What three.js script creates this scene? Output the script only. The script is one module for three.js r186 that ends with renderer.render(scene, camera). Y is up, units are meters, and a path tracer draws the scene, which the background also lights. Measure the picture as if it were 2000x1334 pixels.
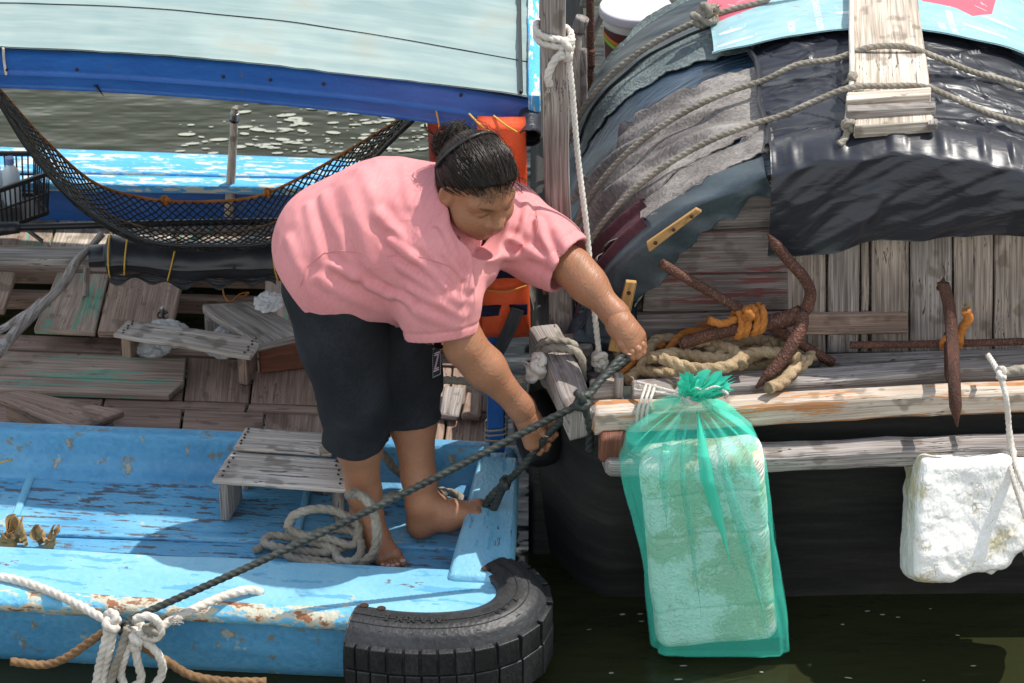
import * as THREE from 'three';
import { mergeGeometries } from 'three/addons/utils/BufferGeometryUtils.js';
import { TextGeometry } from 'three/addons/geometries/TextGeometry.js';
import { FontLoader } from 'three/addons/loaders/FontLoader.js';

// ------------------------------------------------------------------ camera, sky, sun, exposure
const scene = new THREE.Scene();
const EYE = new THREE.Vector3(0, 4.6, 6.928), AIM = new THREE.Vector3(0, 0.6, 0);   // from the quay, 8 m away, 30 degrees down
const camera = new THREE.PerspectiveCamera(12.203, 1.4993, 0.1, 900);
camera.position.copy(EYE); camera.lookAt(AIM);
camera.focus = 7.95; camera.userData.fStop = 8;
const SUN = new THREE.Vector3(0.47, 1, -0.27).normalize();                            // high, behind and to the right
const sun = new THREE.DirectionalLight(new THREE.Color().setRGB(1, 0.95, 0.87), 4.9);
sun.position.copy(SUN).multiplyScalar(12); sun.castShadow = true;
sun.shadow.mapSize.set(4096, 4096);
Object.assign(sun.shadow.camera, { left: -4, right: 4, top: 4, bottom: -4, near: 1, far: 30 });
scene.add(sun, sun.target);
{ // hazy summer sky, brighter towards the horizon and softly brighter round the sun
  const W = 256, H = 128, d = new Float32Array(W * H * 4), v = new THREE.Vector3();
  for (let j = 0; j < H; j++) for (let i = 0; i < W; i++) {
    const th = (j + 0.5) / H * Math.PI - Math.PI / 2, ph = ((i + 0.5) / W - 0.5) * 2 * Math.PI, up = Math.sin(th);
    v.set(Math.cos(th) * Math.cos(ph), up, Math.cos(th) * Math.sin(ph));
    const h = Math.pow(1 - Math.max(0, up), 1.6), s = Math.pow(Math.max(0, v.dot(SUN)), 6);
    const k = (j * W + i) * 4, b = up < 0 ? 0.35 : 1;
    d[k] = b * (0.36 + 1.5 * h + 0.55 * s); d[k + 1] = b * (0.48 + 1.42 * h + 0.52 * s); d[k + 2] = b * (0.72 + 1.02 * h + 0.46 * s); d[k + 3] = 1;
  }
  const t = new THREE.DataTexture(d, W, H, THREE.RGBAFormat, THREE.FloatType);
  t.mapping = THREE.EquirectangularReflectionMapping; t.magFilter = t.minFilter = THREE.LinearFilter; t.needsUpdate = true;
  scene.background = t; scene.environment = t;
}
const renderer = new THREE.WebGLRenderer({ antialias: true });
renderer.setSize(1024, 683);
renderer.toneMapping = THREE.LinearToneMapping; renderer.toneMappingExposure = 1.0;
renderer.shadowMap.enabled = true;

// ------------------------------------------------------------------ helpers
const V = (x, y, z) => new THREE.Vector3(x, y, z);
const FWD = AIM.clone().sub(EYE).normalize(), UPV = V(0, FWD.z * -1, FWD.y), FPX = 6240;
// site survey: sight line through a point of the photograph (2000 x 1334), cut at a known height (H) or a known depth (Z)
const ray = (u, v) => FWD.clone().add(V((u - 1000) / FPX, 0, 0)).addScaledVector(UPV, (667 - v) / FPX);
const H = (u, v, y) => { const r = ray(u, v); return EYE.clone().addScaledVector(r, (y - EYE.y) / r.y); };
const Z = (u, v, z) => { const r = ray(u, v); return EYE.clone().addScaledVector(r, (z - EYE.z) / r.z); };
function rng(seed) { let a = seed * 2654435761 >>> 0 || 1; return () => { a = a + 0x6D2B79F5 | 0; let t = Math.imul(a ^ a >>> 15, 1 | a); t = t + Math.imul(t ^ t >>> 7, 61 | t) ^ t; return ((t ^ t >>> 14) >>> 0) / 4294967296; }; }
const R0 = rng(77), rr = (a, b) => a + (b - a) * R0();
const clamp = (x, a = 0, b = 1) => Math.min(b, Math.max(a, x)), lerp = (a, b, t) => a + (b - a) * t;
const sstep = (a, b, x) => { const t = clamp((x - a) / (b - a)); return t * t * (3 - 2 * t); };
function hash3(x, y, z) { let h = Math.imul(x, 374761393) ^ Math.imul(y, 668265263) ^ Math.imul(z, 2147483647 - 1013); h = Math.imul(h ^ h >>> 13, 1274126177); return ((h ^ h >>> 16) >>> 0) / 4294967296; }
function n3(x, y, z) {                                                                // value noise, -1..1
  const X = Math.floor(x), Y = Math.floor(y), Zz = Math.floor(z); let fx = x - X, fy = y - Y, fz = z - Zz;
  fx = fx * fx * (3 - 2 * fx); fy = fy * fy * (3 - 2 * fy); fz = fz * fz * (3 - 2 * fz);
  const c = (i, j, k) => hash3(X + i, Y + j, Zz + k);
  return 2 * lerp(lerp(lerp(c(0, 0, 0), c(1, 0, 0), fx), lerp(c(0, 1, 0), c(1, 1, 0), fx), fy), lerp(lerp(c(0, 0, 1), c(1, 0, 1), fx), lerp(c(0, 1, 1), c(1, 1, 1), fx), fy), fz) - 1;
}
const fb3 = (x, y, z, o = 3) => { let s = 0, a = 1, t = 0; for (let i = 0; i < o; i++) { s += a * n3(x, y, z); t += a; a *= 0.5; x *= 2.03; y *= 2.03; z *= 2.03; } return s / t; };

// names, labels
const taken = new Map();
function numbered(n) { const k = taken.get(n) || 0; taken.set(n, k + 1); return k ? `${n}_${String(k).padStart(3, '0')}` : n; }
function tag(o, label, category, group) { o.userData.label = label; o.userData.category = category; if (group) o.userData.group = group; return o; }
function thing(name, label, category, pos = [0, 0, 0], group) { const g = new THREE.Group(); g.name = numbered(name); g.position.set(...pos); scene.add(g); return tag(g, label, category, group); }
function part(name, geo, mat, parent = scene) {
  const m = new THREE.Mesh(geo, mat); m.name = parent === scene ? numbered(name) : name; m.castShadow = m.receiveShadow = true;
  parent.add(m);
  if (parent !== scene) { let p = parent, o = V(0, 0, 0); while (p && p !== scene) { o.add(p.position); p = p.parent; } geo.translate(-o.x, -o.y, -o.z); }
  return m;
}

// ------------------------------------------------------------------ procedural textures (matter only: grain, paint, stains)
function layer(W, Hh, nx, ny, seed) {                                                 // tileable smooth noise 0..1
  const r = rng(seed), g = new Float32Array(nx * ny).map(() => r()), o = new Float32Array(W * Hh);
  for (let j = 0; j < Hh; j++) {
    const y = j / Hh * ny, y0 = Math.floor(y); let fy = y - y0; fy = fy * fy * (3 - 2 * fy); const a = y0 % ny * nx, b = (y0 + 1) % ny * nx;
    for (let i = 0; i < W; i++) { const x = i / W * nx, x0 = Math.floor(x); let fx = x - x0; fx = fx * fx * (3 - 2 * fx); const p = x0 % nx, q = (x0 + 1) % nx; o[j * W + i] = lerp(lerp(g[a + p], g[a + q], fx), lerp(g[b + p], g[b + q], fx), fy); }
  } return o;
}
function fbm(W, Hh, nx, ny, oct, seed, gain = 0.5) {
  const o = new Float32Array(W * Hh); let a = 1, t = 0;
  for (let k = 0; k < oct; k++) { const l = layer(W, Hh, Math.min(nx, W), Math.min(ny, Hh), seed + k * 17); for (let i = 0; i < o.length; i++) o[i] += a * l[i]; t += a; a *= gain; nx *= 2; ny *= 2; }
  for (let i = 0; i < o.length; i++) o[i] /= t; return o;
}
function tex(W, Hh, fn, srgb = true) {
  const d = new Uint8Array(W * Hh * 4);
  for (let i = 0; i < W * Hh; i++) { const c = fn(i); d[4 * i] = clamp(c[0], 0, 255); d[4 * i + 1] = clamp(c[1], 0, 255); d[4 * i + 2] = clamp(c[2], 0, 255); d[4 * i + 3] = 255; }
  const t = new THREE.DataTexture(d, W, Hh); t.wrapS = t.wrapT = THREE.RepeatWrapping; t.magFilter = THREE.LinearFilter; t.minFilter = THREE.LinearMipmapLinearFilter; t.generateMipmaps = true;
  if (srgb) t.colorSpace = THREE.SRGBColorSpace; t.needsUpdate = true; return t;
}
const gtex = (W, Hh, a) => tex(W, Hh, i => { const v = a[i] * 255; return [v, v, v]; }, false);
const mixc = (a, b, t) => [lerp(a[0], b[0], t), lerp(a[1], b[1], t), lerp(a[2], b[2], t)];
const rep = (t, x, y = x) => { const c = t.clone(); c.repeat.set(x, y); c.needsUpdate = true; return c; };
const M = {};
const mk = (name, o) => { const m = new THREE.MeshPhysicalMaterial(o); m.name = name; m.side = o.side ?? THREE.FrontSide; return M[name] = m; };

function woodSet(seed, c0, c1, crack, paint) {                                        // grain along u; 1 m x 0.5 m per tile
  const W = 1024, Hh = 512, g = fbm(W, Hh, 4, 48, 4, seed, 0.6), f = fbm(W, Hh, 10, 180, 2, seed + 5, 0.6), b = fbm(W, Hh, 5, 4, 4, seed + 9), k = fbm(W, Hh, 3, 40, 3, seed + 21), s = fbm(W, Hh, 18, 14, 3, seed + 31), p = paint && fbm(W, Hh, 6, 34, 5, seed + 41, 0.62);
  const bump = new Float32Array(W * Hh);
  const map = tex(W, Hh, i => {
    let t = clamp(0.5 + (g[i] - 0.5) * 0.75 + (f[i] - 0.5) * 0.95 + (b[i] - 0.5) * 0.8), c = mixc(c0, c1, t);
    const cr = sstep(0.014, 0, Math.abs(k[i] - 0.5)) * sstep(0.45, 0.62, b[i]) * crack;
    c = mixc(c, [38, 32, 28], cr * 0.85);
    const st = sstep(0.62, 0.78, s[i]) * 0.35; c = mixc(c, [70, 58, 48], st);
    bump[i] = clamp(0.55 + (f[i] - 0.5) * 0.6 + (g[i] - 0.5) * 0.4 - cr * 0.5);
    if (paint) { const q = sstep(paint.at, paint.at + 0.05, p[i] + (f[i] - 0.5) * 0.2); c = mixc(c, paint.c, q * 0.7); }
    return c;
  });
  return { map, bumpMap: gtex(W, Hh, bump) };
}
{
  const grey = woodSet(11, [106, 98, 94], [190, 182, 176], 1), pale = woodSet(12, [150, 136, 120], [222, 210, 196], 0.8), brown = woodSet(13, [116, 98, 88], [178, 157, 144], 0.7);
  const green = woodSet(14, [122, 104, 92], [190, 168, 152], 0.5, { at: 0.60, c: [92, 164, 140] }), red = woodSet(15, [92, 82, 78], [160, 148, 144], 0.9, { at: 0.62, c: [112, 48, 46] });
  const orange = woodSet(16, [168, 150, 132], [216, 204, 190], 0.8, { at: 0.56, c: [178, 108, 54] });
  mk('woodGrey', { ...grey, bumpScale: 0.004, roughness: 0.88 });
  mk('woodPost', { ...grey, bumpScale: 0.005, roughness: 0.9, color: new THREE.Color(0.96, 0.92, 0.9) });
  mk('woodWall', { ...grey, bumpScale: 0.004, roughness: 0.88, color: new THREE.Color(1, 0.9, 0.82) });
  mk('woodPale', { ...pale, bumpScale: 0.003, roughness: 0.85 });
  mk('woodBrown', { ...brown, bumpScale: 0.002, roughness: 0.8, color: new THREE.Color(1, 0.92, 0.86) });
  mk('woodBrownB', { ...brown, bumpScale: 0.002, roughness: 0.8, color: new THREE.Color(0.88, 0.79, 0.73) });
  mk('woodGreen', { ...green, bumpScale: 0.002, roughness: 0.8 });
  mk('woodRed', { ...red, bumpScale: 0.003, roughness: 0.85 });
  mk('woodOrange', { ...orange, bumpScale: 0.003, roughness: 0.8 });
  mk('woodStrip', { ...pale, bumpScale: 0.002, roughness: 0.8, color: new THREE.Color(0.85, 0.55, 0.24) });
  mk('woodStain', { ...brown, bumpScale: 0.002, roughness: 0.6, color: new THREE.Color(0.62, 0.3, 0.2) });
  const W = 1024, Hh = 1024;                                                          // painted blue decks: 1 m per tile
  const big = fbm(W, Hh, 5, 5, 5, 101), fine = fbm(W, Hh, 90, 90, 3, 102), str = fbm(W, Hh, 14, 60, 4, 103, 0.65), blot = fbm(W, Hh, 26, 30, 5, 104, 0.65), scr = fbm(W, Hh, 60, 24, 2, 105);
  const wet = fbm(W, Hh, 10, 34, 5, 106, 0.6);
  const bumpB = new Float32Array(W * Hh).map((_, i) => clamp(0.5 + (fine[i] - 0.5) * 0.5 + (blot[i] - 0.5) * 0.5));
  const bB = gtex(W, Hh, bumpB);
  const deck = (wornAt, wetAt, A, B) => tex(W, Hh, i => {
    let c = mixc(A, B, clamp(0.5 + (big[i] - 0.5) * 2.2 + (fine[i] - 0.5) * 0.6));
    c = mixc(c, [72, 146, 190], sstep(wetAt, wetAt + 0.05, wet[i]) * 0.6);
    c = mixc(c, [92, 88, 94], sstep(wornAt, wornAt + 0.06, str[i] * 0.6 + blot[i] * 0.4 + (fine[i] - 0.5) * 0.15) * 0.9);
    c = mixc(c, [196, 186, 160], sstep(0.74, 0.78, scr[i] * 0.5 + big[i] * 0.5) * 0.7); return c;
  });
  mk('bluePaint', { map: deck(0.69, 0.63, [112, 176, 206], [138, 192, 216]), bumpMap: bB, bumpScale: 0.003, roughness: 0.42, clearcoat: 0.15, clearcoatRoughness: 0.4 });
  mk('blueFloor', { map: deck(0.56, 0.6, [92, 156, 194], [118, 178, 210]), bumpMap: bB, bumpScale: 0.003, roughness: 0.38 });
  mk('blueHull', { map: tex(W, Hh, i => { let c = mixc([70, 136, 178], [96, 160, 198], clamp(0.5 + (big[i] - 0.5) * 2 + (fine[i] - 0.5) * 0.8)); c = mixc(c, [150, 96, 52], sstep(0.66, 0.76, blot[i]) * 0.55); c = mixc(c, [196, 188, 168], sstep(0.68, 0.72, scr[i] * 0.4 + blot[i] * 0.6) * 0.5); return c; }), bumpMap: bB, bumpScale: 0.003, roughness: 0.5 });
  mk('blueFascia', { map: tex(W, Hh, i => { let c = mixc([26, 80, 152], [38, 100, 176], clamp(0.5 + (big[i] - 0.5) * 1.6 + (str[i] - 0.5))); c = mixc(c, [120, 92, 72], sstep(0.72, 0.76, scr[i] * 0.5 + blot[i] * 0.5) * 0.8); return c; }), bumpMap: bB, bumpScale: 0.0015, roughness: 0.45 });
  mk('blueWorn', { map: tex(W, Hh, i => { let c = mixc([64, 156, 222], [92, 184, 236], big[i]); c = mixc(c, [216, 206, 186], sstep(0.53, 0.57, str[i] * 0.55 + blot[i] * 0.45) * 0.9); return c; }), bumpMap: bB, bumpScale: 0.003, roughness: 0.6 });
  mk('lipWorn', { map: tex(W, Hh, i => { let c = mixc([92, 168, 208], [120, 190, 224], big[i]); const q = str[i] * 0.4 + blot[i] * 0.6; c = mixc(c, [206, 190, 162], sstep(0.46, 0.52, q) * 0.85); c = mixc(c, [136, 74, 40], sstep(0.6, 0.66, q) * 0.8); return c; }), bumpMap: bB, bumpScale: 0.006, roughness: 0.7 });
  // cloth, plastic, foam, rust
  const weave = new Float32Array(256 * 256).map((_, i) => 0.5 + 0.25 * Math.sin((i % 256) * Math.PI / 4) + 0.25 * Math.sin((i >> 8) * Math.PI / 4)), wv = gtex(256, 256, weave);
  const cf = fbm(512, 512, 6, 6, 5, 201), cs = fbm(512, 512, 120, 120, 2, 202), cst = fbm(512, 512, 6, 40, 4, 203);
  const cloth = (a, b, k = 1) => tex(512, 512, i => mixc(a, b, clamp(0.5 + (cf[i] - 0.5) * 1.6 * k + (cs[i] - 0.5) * 0.7)));
  mk('shirt', { map: cloth([219, 137, 139], [231, 156, 156], 0.6), bumpMap: rep(wv, 12), bumpScale: 0.0004, roughness: 0.95, sheen: 0.3, sheenRoughness: 0.8, sheenColor: new THREE.Color(0.9, 0.6, 0.6) });
  mk('denim', { map: cloth([20, 21, 25], [42, 44, 50]), bumpMap: rep(wv, 14), bumpScale: 0.0005, roughness: 0.95 });
  mk('canopy', { map: tex(512, 512, i => { let c = mixc([126, 146, 146], [148, 164, 160], clamp(0.5 + (cf[i] - 0.5) * 1.8 + (cst[i] - 0.5) * 1.4)); return mixc(c, [140, 138, 126], sstep(0.56, 0.76, cf[i]) * 0.35); }), bumpMap: gtex(512, 512, cst), bumpScale: 0.004, roughness: 0.8 });
  mk('tarp', { map: cloth([44, 54, 60], [64, 76, 84]), bumpMap: gtex(512, 512, cf), bumpScale: 0.0016, roughness: 0.43, side: THREE.DoubleSide });
  mk('tarpBlue', { map: cloth([44, 62, 80], [66, 88, 108]), bumpMap: gtex(512, 512, cst), bumpScale: 0.006, roughness: 0.35, side: THREE.DoubleSide });
  mk('shadeCloth', { map: tex(512, 512, i => mixc([100, 94, 91], [160, 153, 147], clamp(0.5 + (cf[i] - 0.5) * 1.6 + (cs[i] - 0.5) * 0.9))), bumpMap: gtex(512, 512, cs), bumpScale: 0.0012, roughness: 1, side: THREE.DoubleSide });
  mk('shadeClothGreen', { map: tex(512, 512, i => mixc([92, 102, 102], [140, 150, 148], clamp(0.5 + (cf[i] - 0.5) * 1.6 + (cs[i] - 0.5) * 1.2))), bumpMap: gtex(512, 512, cs), bumpScale: 0.002, roughness: 0.95, side: THREE.DoubleSide });
  mk('maroon', { map: cloth([62, 34, 42], [98, 56, 62]), bumpMap: gtex(512, 512, cst), bumpScale: 0.005, roughness: 0.9, side: THREE.DoubleSide });
  const pl = fbm(1024, 1024, 5, 12, 5, 301, 0.6), ridge = new Float32Array(1024 * 1024).map((_, i) => 1 - Math.pow(Math.abs(pl[i] - 0.5) * 3, 0.7));
  mk('plastic', { clearcoat: 0.15, clearcoatRoughness: 0.22, specularIntensity: 1, color: new THREE.Color(0.017, 0.018, 0.026), bumpMap: gtex(1024, 1024, ridge), bumpScale: 0.0016, roughness: 0.43, side: THREE.DoubleSide });
  mk('blackSheet', { color: new THREE.Color(0.02, 0.021, 0.026), bumpMap: gtex(512, 512, cf), bumpScale: 0.008, roughness: 0.38 });
  const bead = fbm(512, 512, 110, 110, 2, 401), fs = fbm(512, 512, 7, 7, 5, 402), fc = fbm(512, 512, 6, 9, 4, 403);
  const fbump = gtex(512, 512, new Float32Array(512 * 512).map((_, i) => clamp(0.6 + (bead[i] - 0.5) * 0.8 - sstep(0.01, 0, Math.abs(fc[i] - 0.5)) * 0.3)));
  const foam = (grime) => tex(512, 512, i => { let c = mixc([228, 224, 216], [246, 244, 240], bead[i]); c = mixc(c, [186, 172, 128], sstep(grime, grime + 0.16, fs[i] + (bead[i] - 0.5) * 0.3) * 0.75); return mixc(c, [150, 142, 120], sstep(0.008, 0, Math.abs(fc[i] - 0.5)) * sstep(0.5, 0.6, fs[i]) * 0.6); });
  mk('foam', { map: foam(0.6), bumpMap: fbump, bumpScale: 0.002, roughness: 0.9 });
  mk('foamGrimy', { map: foam(0.47), bumpMap: fbump, bumpScale: 0.006, roughness: 0.9 });
  mk('rust', { map: tex(512, 512, i => mixc(mixc([58, 36, 30], [116, 72, 54], cf[i]), [150, 118, 104], sstep(0.55, 0.75, cs[i]) * 0.5)), bumpMap: gtex(512, 512, cs), bumpScale: 0.004, roughness: 0.75, metalness: 0.15 });
  mk('rubber', { map: tex(512, 512, i => mixc([26, 26, 28], [52, 52, 54], clamp(0.4 + (cf[i] - 0.5) * 2 + (cs[i] - 0.5)))), bumpMap: gtex(512, 512, cs), bumpScale: 0.001, roughness: 0.5 });
  mk('ropeBlack', { map: cloth([34, 38, 36], [62, 68, 62]), roughness: 0.55 });
  mk('ropeGrey', { map: cloth([122, 114, 102], [164, 156, 142]), bumpMap: gtex(512, 512, cs), bumpScale: 0.001, roughness: 0.95 });
  mk('ropeWhite', { map: cloth([186, 178, 168], [222, 214, 204]), bumpMap: gtex(512, 512, cs), bumpScale: 0.001, roughness: 0.95 });
  mk('ropeHemp', { map: cloth([138, 116, 88], [188, 164, 130]), bumpMap: gtex(512, 512, cs), bumpScale: 0.002, roughness: 1 });
  mk('ropeBrown', { map: cloth([98, 74, 50], [146, 112, 76]), roughness: 0.95 });
  mk('ropeOrange', { map: cloth([150, 86, 30], [190, 122, 56]), roughness: 0.9 });
  mk('jacket', { map: cloth([240, 84, 36], [250, 108, 54], 0.6), bumpMap: rep(wv, 8), bumpScale: 0.0006, roughness: 0.6, side: THREE.DoubleSide });
  mk('navy', { map: cloth([22, 26, 58], [36, 40, 78]), bumpMap: rep(wv, 8), bumpScale: 0.0008, roughness: 0.8 });
  mk('hullDark', { map: tex(512, 512, i => mixc([22, 21, 20], [40, 38, 35], clamp(0.4 + (cst[i] - 0.5) * 2 + (cs[i] - 0.5) * 0.6))), bumpMap: gtex(512, 512, cst), bumpScale: 0.004, roughness: 0.75 });
  mk('netGreen', { color: new THREE.Color(0.09, 0.84, 0.64), roughness: 0.75, transparent: true, opacity: 0.22, side: THREE.DoubleSide, bumpMap: gtex(1024, 1024, ridge), bumpScale: 0.004 });
  mk('netGreenDense', { color: new THREE.Color(0.05, 0.68, 0.48), roughness: 0.75, transparent: true, opacity: 0.6, side: THREE.DoubleSide });
  mk('netBlack', { color: new THREE.Color(0.012, 0.012, 0.013), roughness: 0.6 });
  mk('black', { color: new THREE.Color(0.01, 0.01, 0.011), roughness: 0.4 });
  mk('strapGrey', { map: cloth([52, 52, 56], [70, 70, 74]), roughness: 0.7 });
  mk('white', { color: new THREE.Color(0.78, 0.77, 0.74), roughness: 0.5 });
  mk('bag', { color: new THREE.Color(0.75, 0.76, 0.78), roughness: 0.25, transparent: true, opacity: 0.55, side: THREE.DoubleSide });
  mk('tan', { map: cloth([150, 118, 74], [186, 152, 104]), roughness: 0.95, side: THREE.DoubleSide });
  mk('redPlastic', { color: new THREE.Color(0.42, 0.06, 0.03), roughness: 0.5 });
  mk('crate', { color: new THREE.Color(0.014, 0.014, 0.015), roughness: 0.45 });
  mk('metal', { color: new THREE.Color(0.35, 0.35, 0.36), roughness: 0.35, metalness: 0.9 });
  mk('yellow', { color: new THREE.Color(0.62, 0.36, 0.06), roughness: 0.8 });
}

// ------------------------------------------------------------------ geometry builders
// block from eight corners p[x + 2y + 4z]; chamfered edges, uneven faces, uv in metres with the grain along the longest side
const lin = (n, b) => { const a = [0, b]; for (let i = 1; i < n; i++) a.push(b + (1 - 2 * b) * i / n); a.push(1 - b, 1); return a; };
function hexa(p, o = {}) {
  const { bevel = 0.006, rough = 0.0015, seg = 1, seed = 1, uvs = 1 } = o;
  const avg = (s) => { let t = 0; for (let i = 0; i < 8; i++) if (!(i & s)) t += p[i].distanceTo(p[i | s]); return t / 4; };
  const L = [avg(1), avg(2), avg(4)], long = L[0] >= L[2] && L[0] >= L[1] ? 0 : L[2] >= L[1] ? 2 : 1;
  const bb = L.map(l => Math.min(0.3, bevel / l)), g = L.map((l, i) => lin(i === long ? seg : 1, bb[i]));
  const P = [], U = [], I = [], r = rng(seed + 991), ou = r() * 5, ov = r() * 5;
  const at = (c) => {
    const e = c.map(t => t === 0 || t === 1), ne = e[0] + e[1] + e[2], q = c.map((t, i) => ne > 1 && e[i] ? (t === 0 ? bb[i] * 0.45 : 1 - bb[i] * 0.45) : t);
    const v = V(0, 0, 0); for (let i = 0; i < 8; i++) v.addScaledVector(p[i], (i & 1 ? q[0] : 1 - q[0]) * (i & 2 ? q[1] : 1 - q[1]) * (i & 4 ? q[2] : 1 - q[2]));
    if (rough) { const f = 9, k = seed * 3.7; v.x += rough * n3(v.x * f + k, v.y * f, v.z * f); v.y += rough * n3(v.x * f, v.y * f + k + 9, v.z * f); v.z += rough * n3(v.x * f, v.y * f, v.z * f + k + 5); if (ne > 1) v.y += rough * 1.2 * n3(v.x * 40 + k, v.y * 40, v.z * 40); }
    return v;
  };
  for (let ax = 0; ax < 3; ax++) for (const sd of [0, 1]) {
    let a = (ax + 1) % 3, b = (ax + 2) % 3; if (b === long) { const t = a; a = b; b = t; } const flip = ((a === (ax + 1) % 3) ? 1 : 0) ^ (sd ? 0 : 1);
    const base = P.length / 3;
    for (const tb of g[b]) for (const ta of g[a]) { const c = [0, 0, 0]; c[ax] = sd; c[a] = ta; c[b] = tb; const v = at(c); P.push(v.x, v.y, v.z); U.push((ta * L[a]) * uvs + ou + (ax === long ? 0.37 : 0), (tb * L[b]) * uvs * 2 + ov + ax * 0.31 + sd * 0.17); }
    const na = g[a].length, nb = g[b].length;
    for (let j = 0; j < nb - 1; j++) for (let i = 0; i < na - 1; i++) { const k = base + j * na + i; flip ? I.push(k, k + 1, k + na + 1, k, k + na + 1, k + na) : I.push(k, k + na + 1, k + 1, k, k + na, k + na + 1); }
  }
  return finish(P, U, I);
}
function finish(P, U, I) {                                                            // normals smoothed across coincident vertices
  const n = P.length / 3, N = new Float32Array(P.length), key = new Map(), id = new Int32Array(n), acc = [];
  for (let i = 0; i < n; i++) { const k = Math.round(P[3 * i] * 2e4) + '_' + Math.round(P[3 * i + 1] * 2e4) + '_' + Math.round(P[3 * i + 2] * 2e4); let j = key.get(k); if (j === undefined) { j = acc.length / 3; key.set(k, j); acc.push(0, 0, 0); } id[i] = j; }
  const a = V(), b = V(), c = V();
  for (let t = 0; t < I.length; t += 3) {
    a.fromArray(P, 3 * I[t]); b.fromArray(P, 3 * I[t + 1]).sub(a); c.fromArray(P, 3 * I[t + 2]).sub(a); b.cross(c);
    for (let k = 0; k < 3; k++) { const j = 3 * id[I[t + k]]; acc[j] += b.x; acc[j + 1] += b.y; acc[j + 2] += b.z; }
  }
  for (let i = 0; i < n; i++) { const j = 3 * id[i], l = Math.hypot(acc[j], acc[j + 1], acc[j + 2]) || 1; N[3 * i] = acc[j] / l; N[3 * i + 1] = acc[j + 1] / l; N[3 * i + 2] = acc[j + 2] / l; }
  const g = new THREE.BufferGeometry(); g.setAttribute('position', new THREE.Float32BufferAttribute(P, 3)); g.setAttribute('normal', new THREE.Float32BufferAttribute(N, 3)); g.setAttribute('uv', new THREE.Float32BufferAttribute(U, 2)); g.setIndex(I); return g;
}
// board whose top is the quad back-left, back-right, front-right, front-left
let boardSeed = 1;
function boardG(q, t, o = {}) {
  const dn = o.down || V(0, -t, 0), p = [q[0].clone().add(dn), q[1].clone().add(dn), q[0].clone(), q[1].clone(), q[3].clone().add(dn), q[2].clone().add(dn), q[3].clone(), q[2].clone()];
  return hexa(p, { seed: ++boardSeed, ...o });
}
const board = (uv, y, t, o) => boardG(uv.map(([u, v, yy]) => H(u, v, yy ?? y)), t, o);
const boxG = (c, sx, sy, sz, o = {}) => { const p = []; for (let i = 0; i < 8; i++) p.push(V(i & 1 ? sx / 2 : -sx / 2, i & 2 ? sy / 2 : -sy / 2, i & 4 ? sz / 2 : -sz / 2)); const q = new THREE.Quaternion().setFromEuler(new THREE.Euler(o.rx || 0, o.ry || 0, o.rz || 0, 'YXZ')); return hexa(p.map(v => v.applyQuaternion(q).add(c)), { seed: ++boardSeed, ...o }); };
const beamG = (a, b, w, h, o = {}) => { const d = b.clone().sub(a).normalize(), s = d.clone().cross(o.up || V(0, 1, 0)).normalize().multiplyScalar(w / 2), u = s.clone().normalize().cross(d).normalize().multiplyScalar(h / 2); const p = []; for (let i = 0; i < 8; i++) p.push((i & 1 ? b : a).clone().addScaledVector(u, i & 2 ? 1 : -1).addScaledVector(s, i & 4 ? 1 : -1)); return hexa(p, { seed: ++boardSeed, ...o }); };
// sheet of cloth or plastic: fn(s, t) -> point, real thickness
function sheetG(fn, ns, nt, thick = 0.003, us = 1, ut = 1) {
  const P = [], U = [], I = [], pts = [];
  for (let j = 0; j <= nt; j++) for (let i = 0; i <= ns; i++) pts.push(fn(i / ns, j / nt));
  const w = ns + 1, nrm = pts.map((p, k) => { const i = k % w, j = k / w | 0; const a = pts[j * w + Math.min(ns, i + 1)].clone().sub(pts[j * w + Math.max(0, i - 1)]), b = pts[Math.min(nt, j + 1) * w + i].clone().sub(pts[Math.max(0, j - 1) * w + i]); return a.cross(b).normalize(); });
  for (const sd of [0.5, -0.5]) pts.forEach((p, k) => { const v = p.clone().addScaledVector(nrm[k], thick * sd); P.push(v.x, v.y, v.z); U.push(k % w / ns * us, (k / w | 0) / nt * ut); });
  const n = pts.length;
  for (let j = 0; j < nt; j++) for (let i = 0; i < ns; i++) { const k = j * w + i; I.push(k, k + 1, k + w + 1, k, k + w + 1, k + w, n + k, n + k + w + 1, n + k + 1, n + k, n + k + w, n + k + w + 1); }
  const edge = (a, b) => I.push(a, n + a, n + b, a, n + b, b);
  for (let i = 0; i < ns; i++) { edge(i + 1, i); edge(nt * w + i, nt * w + i + 1); } for (let j = 0; j < nt; j++) { edge(j * w, j * w + w); edge(j * w + w + ns, j * w + ns); }
  return finish(P, U, I);
}
const curve = (pts, closed = false) => new THREE.CatmullRomCurve3(pts, closed, 'centripetal');
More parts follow.
